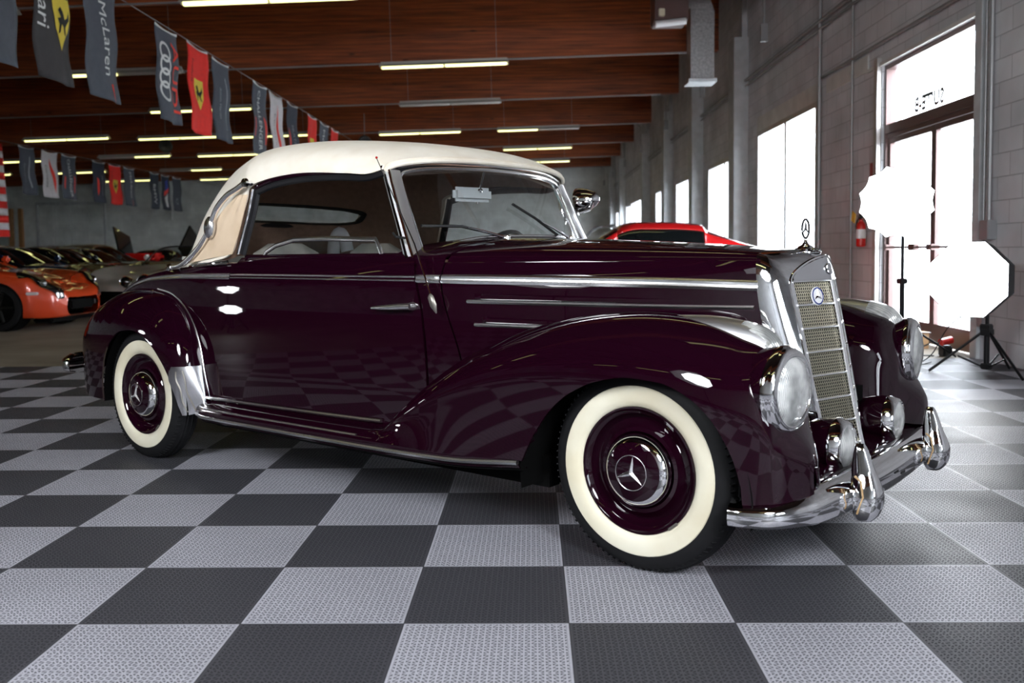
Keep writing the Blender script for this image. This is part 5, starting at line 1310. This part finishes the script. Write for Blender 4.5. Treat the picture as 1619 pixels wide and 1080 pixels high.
# folded fabric triangle behind the door window
for s in (1, -1):
    rows = []
    A = curve([(.775, .672, 1.30), (.74, .678, 1.20), (.70, .684, 1.10), (.665, .690, 1.03)], 16)
    Bc = curve([(.70, .676, 1.30), (.56, .684, 1.21), (.43, .692, 1.08), (.28, .690, .985)], 16)
    for i in range(17):
        r = []
        for k in range(9):
            u = k/8; f = .012*math.sin(u*PI*2.2+i*.12)*math.sin(PI*min(1, u*1.1)); r.append((A[i][0]*(1-u)+Bc[i][0]*u, s*(A[i][1]*(1-u)+Bc[i][1]*u+abs(f)+.006), (A[i][2]*(1-u)+Bc[i][2]*u)))
        rows.append(r)
    P_('folded_canvas', MB().grid(rows), 'cloth2', top_, solid=.004)
    # landau iron
    q1 = [(.79, .705, 1.349), (.73, .705, 1.325), (.655, .707, 1.298), (.58, .71, 1.245), (.54, .712, 1.19), (.49, .712, 1.12), (.42, .712, 1.06), (.33, .712, 1.008), (.25, .708, .978), (.17, .706, .970)]
    c = MB().tube([(x, s*y, z) for x, y, z in curve(q1, 60)], .0145, 10); li = P_('landau_iron', c, 'chromesoft')
    c = MB(); n8 = 16; m_ = axis((.52, s*.714, 1.157), (0, s, 0))@Matrix.Rotation(-.15, 4, 'Z')@Matrix.Diagonal((.62, 1, 1, 1)); c.lathe([(-.01, .052), (.006, .051), (.016, .038), (.021, .001)], m_, 28); P_('oval_boss', c, 'satin', li)
    for (x, y, z, r_) in ((.80, .695, 1.350, .020), (.165, .70, .968, .018)):
        P_('knob', MB().lathe([(-.02, r_*.6), (.0, r_*.55), (.01, r_*1.1), (.022, r_), (.028, .001)], axis((x, s*y, z), (0, s, 0)), 18), 'chrome', li)
    # side window frame: header rail and rear post
    hd = curve([(1.60, .612, 1.368), (1.50, .622, 1.352), (1.35, .636, 1.362), (1.15, .646, 1.366), (.95, .652, 1.353), (.815, .657, 1.325)], 50)
    b = MB().tube([(x, s*(y-.004), z-.012) for x, y, z in hd], .017, 8, flat=.7); fr_ = P_('window_header', b, 'blackrub')
    P_('header_piping', MB().tube([(x, s*(y+.004), z+.006) for x, y, z in hd], .010, 8), 'maroon', fr_)
    pp = curve([(.815, .657, 1.325), (.785, .662, 1.22), (.745, .670, 1.11), (.715, .676, 1.03)], 24)
    P_('window_post', MB().tube([(x-.005, s*(y-.006), z) for x, y, z in pp], .021, 8, flat=.7), 'blackrub', fr_)
    P_('post_strip', MB().tube([(x-.022, s*(y+.006), z) for x, y, z in pp], .007, 6), 'chrome', fr_)
    # lowered door glass with its polished frame just showing
    gl = [(.83, .648, 1.0), (.86, .648, 1.038), (.93, .648, 1.066), (1.06, .648, 1.090), (1.25, .648, 1.092), (1.575, .642, 1.083), (1.60, .642, 1.04), (1.615, .642, 1.0)]
    go = P_('door_glass_frame', MB().tube([(x, s*y, z) for x, y, z in gl], .011, 8, flat=.6), 'satin')
    P_('door_glass', MB().add([(x, s*y, z) for x, y, z in gl], [tuple(range(8))]), 'glass', go, smooth=False)
# quarter capping along the canvas foot
for s in (1, -1):
    P_('canvas_rail', MB().tube([(x, s*y, z) for x, y, z in curve([(.62, .690, .992), (.50, .693, .987), (.36, .682, .978), (.24, .645, .970), (.12, .57, .966)], 30)], .011, 8, flat=.6), 'chrome')
# ---------------- cabin
b = MB().box((.35, -.60, .32), (1.75, .60, .36)); P_('cabin_floor', b, 'dark', smooth=False)
b = MB().box((1.62, -.58, .55), (1.80, .58, .985), .05); P_('dashboard', b, 'maroon')
for s in (1, -1):
    P_('inner_trim', MB().grid([[(x, s*(side(x, .9)-.03), z) for x in (.30, .7, 1.2, 1.8)] for z in (.36, .7, .99)]), 'liner')
    b = MB().box((.62, s*.31-.26, .45), (1.12, s*.31+.26, .60), .05); st = P_('front_seat', b, 'leather')
    rows = []
    for i in range(13):
        u = i/12; z = .52+.56*u; w = .25*(1 if u < .75 else math.sqrt(max(.0, 1-((u-.75)/.27)**2))+.0); x = .70-.14*u; th = .055*(1-.3*u)
        rows.append([(x+th*math.cos(a)+.01*math.sin(3*a+u*9), s*.31+w*math.copysign(abs(math.sin(a))**.5, math.sin(a)), z) for a in [2*PI*k/24 for k in range(25)]])
    P_('seat_back', MB().grid(rows), 'leather', st)
b = MB().box((-.05, -.55, .5), (.30, .55, .66), .05); rs_ = P_('rear_bench', b, 'leather'); P_('bench_back', MB().box((-.14, -.55, .55), (.0, .55, 1.02), .06), 'leather', rs_)
P_('paper_towel', MB().tube(curve([(.42, .12, 1.02), (.42, .13, 1.09), (.44, .15, 1.14), (.47, .16, 1.10), (.48, .17, 1.04)], 20), .035, 10), 'whiteplastic', rs_)
m_ = axis((1.40, .34, .95), (-.80, 0, .45))
sw = P_('steering_wheel', MB().ring([m_@Vector((.20*math.cos(2*PI*k/40), .20*math.sin(2*PI*k/40), 0)) for k in range(40)], .011, 8), 'black')
b = MB().lathe([(-.02, .03), (.03, .03), (.04, 0)], m_, 16); b.tube([m_@Vector((-.2, 0, 0)), m_@Vector((.2, 0, 0))], .008, 6); b.tube([m_@Vector((0, 0, -.05)), (1.66, .34, .80)], .02, 8); P_('hub_and_spokes', b, 'black', sw)
P_('dash_cloth', MB().tube(curve([(1.62, -.50, 1.0), (1.66, -.46, 1.03), (1.70, -.42, 1.02), (1.73, -.40, 1.005)], 12), .014, 8), 'amber')
# rear-view mirror
b = MB().box((1.545, -.145, 1.256), (1.583, .085, 1.322), .016, Matrix.Rotation(-.15, 3, 'Z')); mr = P_('rear_view_mirror', b, 'whiteplastic')
b = MB().tube([(1.585, -.0, 1.31), (1.61, -.01, 1.36), (1.64, -.02, 1.42)], .005, 8); b.lathe([(0, .012), (.01, .01), (.014, 0)], axis((1.585, 0, 1.306), (1, 0, .1)), 14); b.tube([(1.565, .01, 1.262), (1.565, .01, 1.248)], .007, 8); P_('mirror_stem', b, 'chrome', mr)
# stickers inside the glass
b = MB(); b.add([tuple(Vector(ws_pt(v, t_, -.006))) for v, t_ in ((.80, .86), (.86, .84), (.90, .74), (.87, .58), (.83, .68))], [(0, 1, 2, 3, 4)]); P_('window_sticker', b, mat('pale_cyan_sticker', (.45, .75, .72), .5), wso, smooth=False)
b = MB(); b.add([tuple(Vector(ws_pt(v, t_, -.006))) for v, t_ in ((.80, .30), (.88, .28), (.90, .04), (.82, .05))], [(0, 1, 2, 3)]); P_('paper_label', b, 'whiteplastic', wso, smooth=False)
# door mirror (far side)
m_ = axis((1.665, .79, 1.292), (.55, .15, .05))
b = MB().lathe([(-.075, .062), (-.07, .066), (-.05, .066), (-.01, .056), (.03, .036), (.05, .012), (.052, 0)], m_@Matrix.Diagonal((1, 1, 1, 1)), 28); dm = P_('door_mirror', b, 'chrome')
P_('mirror_arm', MB().tube([(1.70, .76, 1.27), (1.72, .70, 1.235), (1.70, .63, 1.215)], .009, 8), 'chrome', dm)
# aerial
an = P_('aerial', MB().tube([(1.955, -.722, .86), (1.85, -.700, 1.06), (1.62, -.672, 1.405)], [.0035, .003, .0015], 6), 'chrome')
P_('aerial_base', MB().tube([(1.972, -.715, .80), (1.965, -.722, .83), (1.952, -.724, .862), (1.948, -.722, .872)], [.003, .016, .014, .005], 10, flat=.6), 'dullmetal', an)
P_('aerial_tip', MB().lathe([(-.006, .001), (0, .006), (.006, .001)], axis((1.62, -.672, 1.407), (-.5, 0, 1)), 10), 'redlens', an)
P_('aerial_clip', MB().tube([(1.76, -.66, 1.085), (1.75, -.70, 1.09), (1.725, -.69, 1.105)], .005, 6), 'black', an)
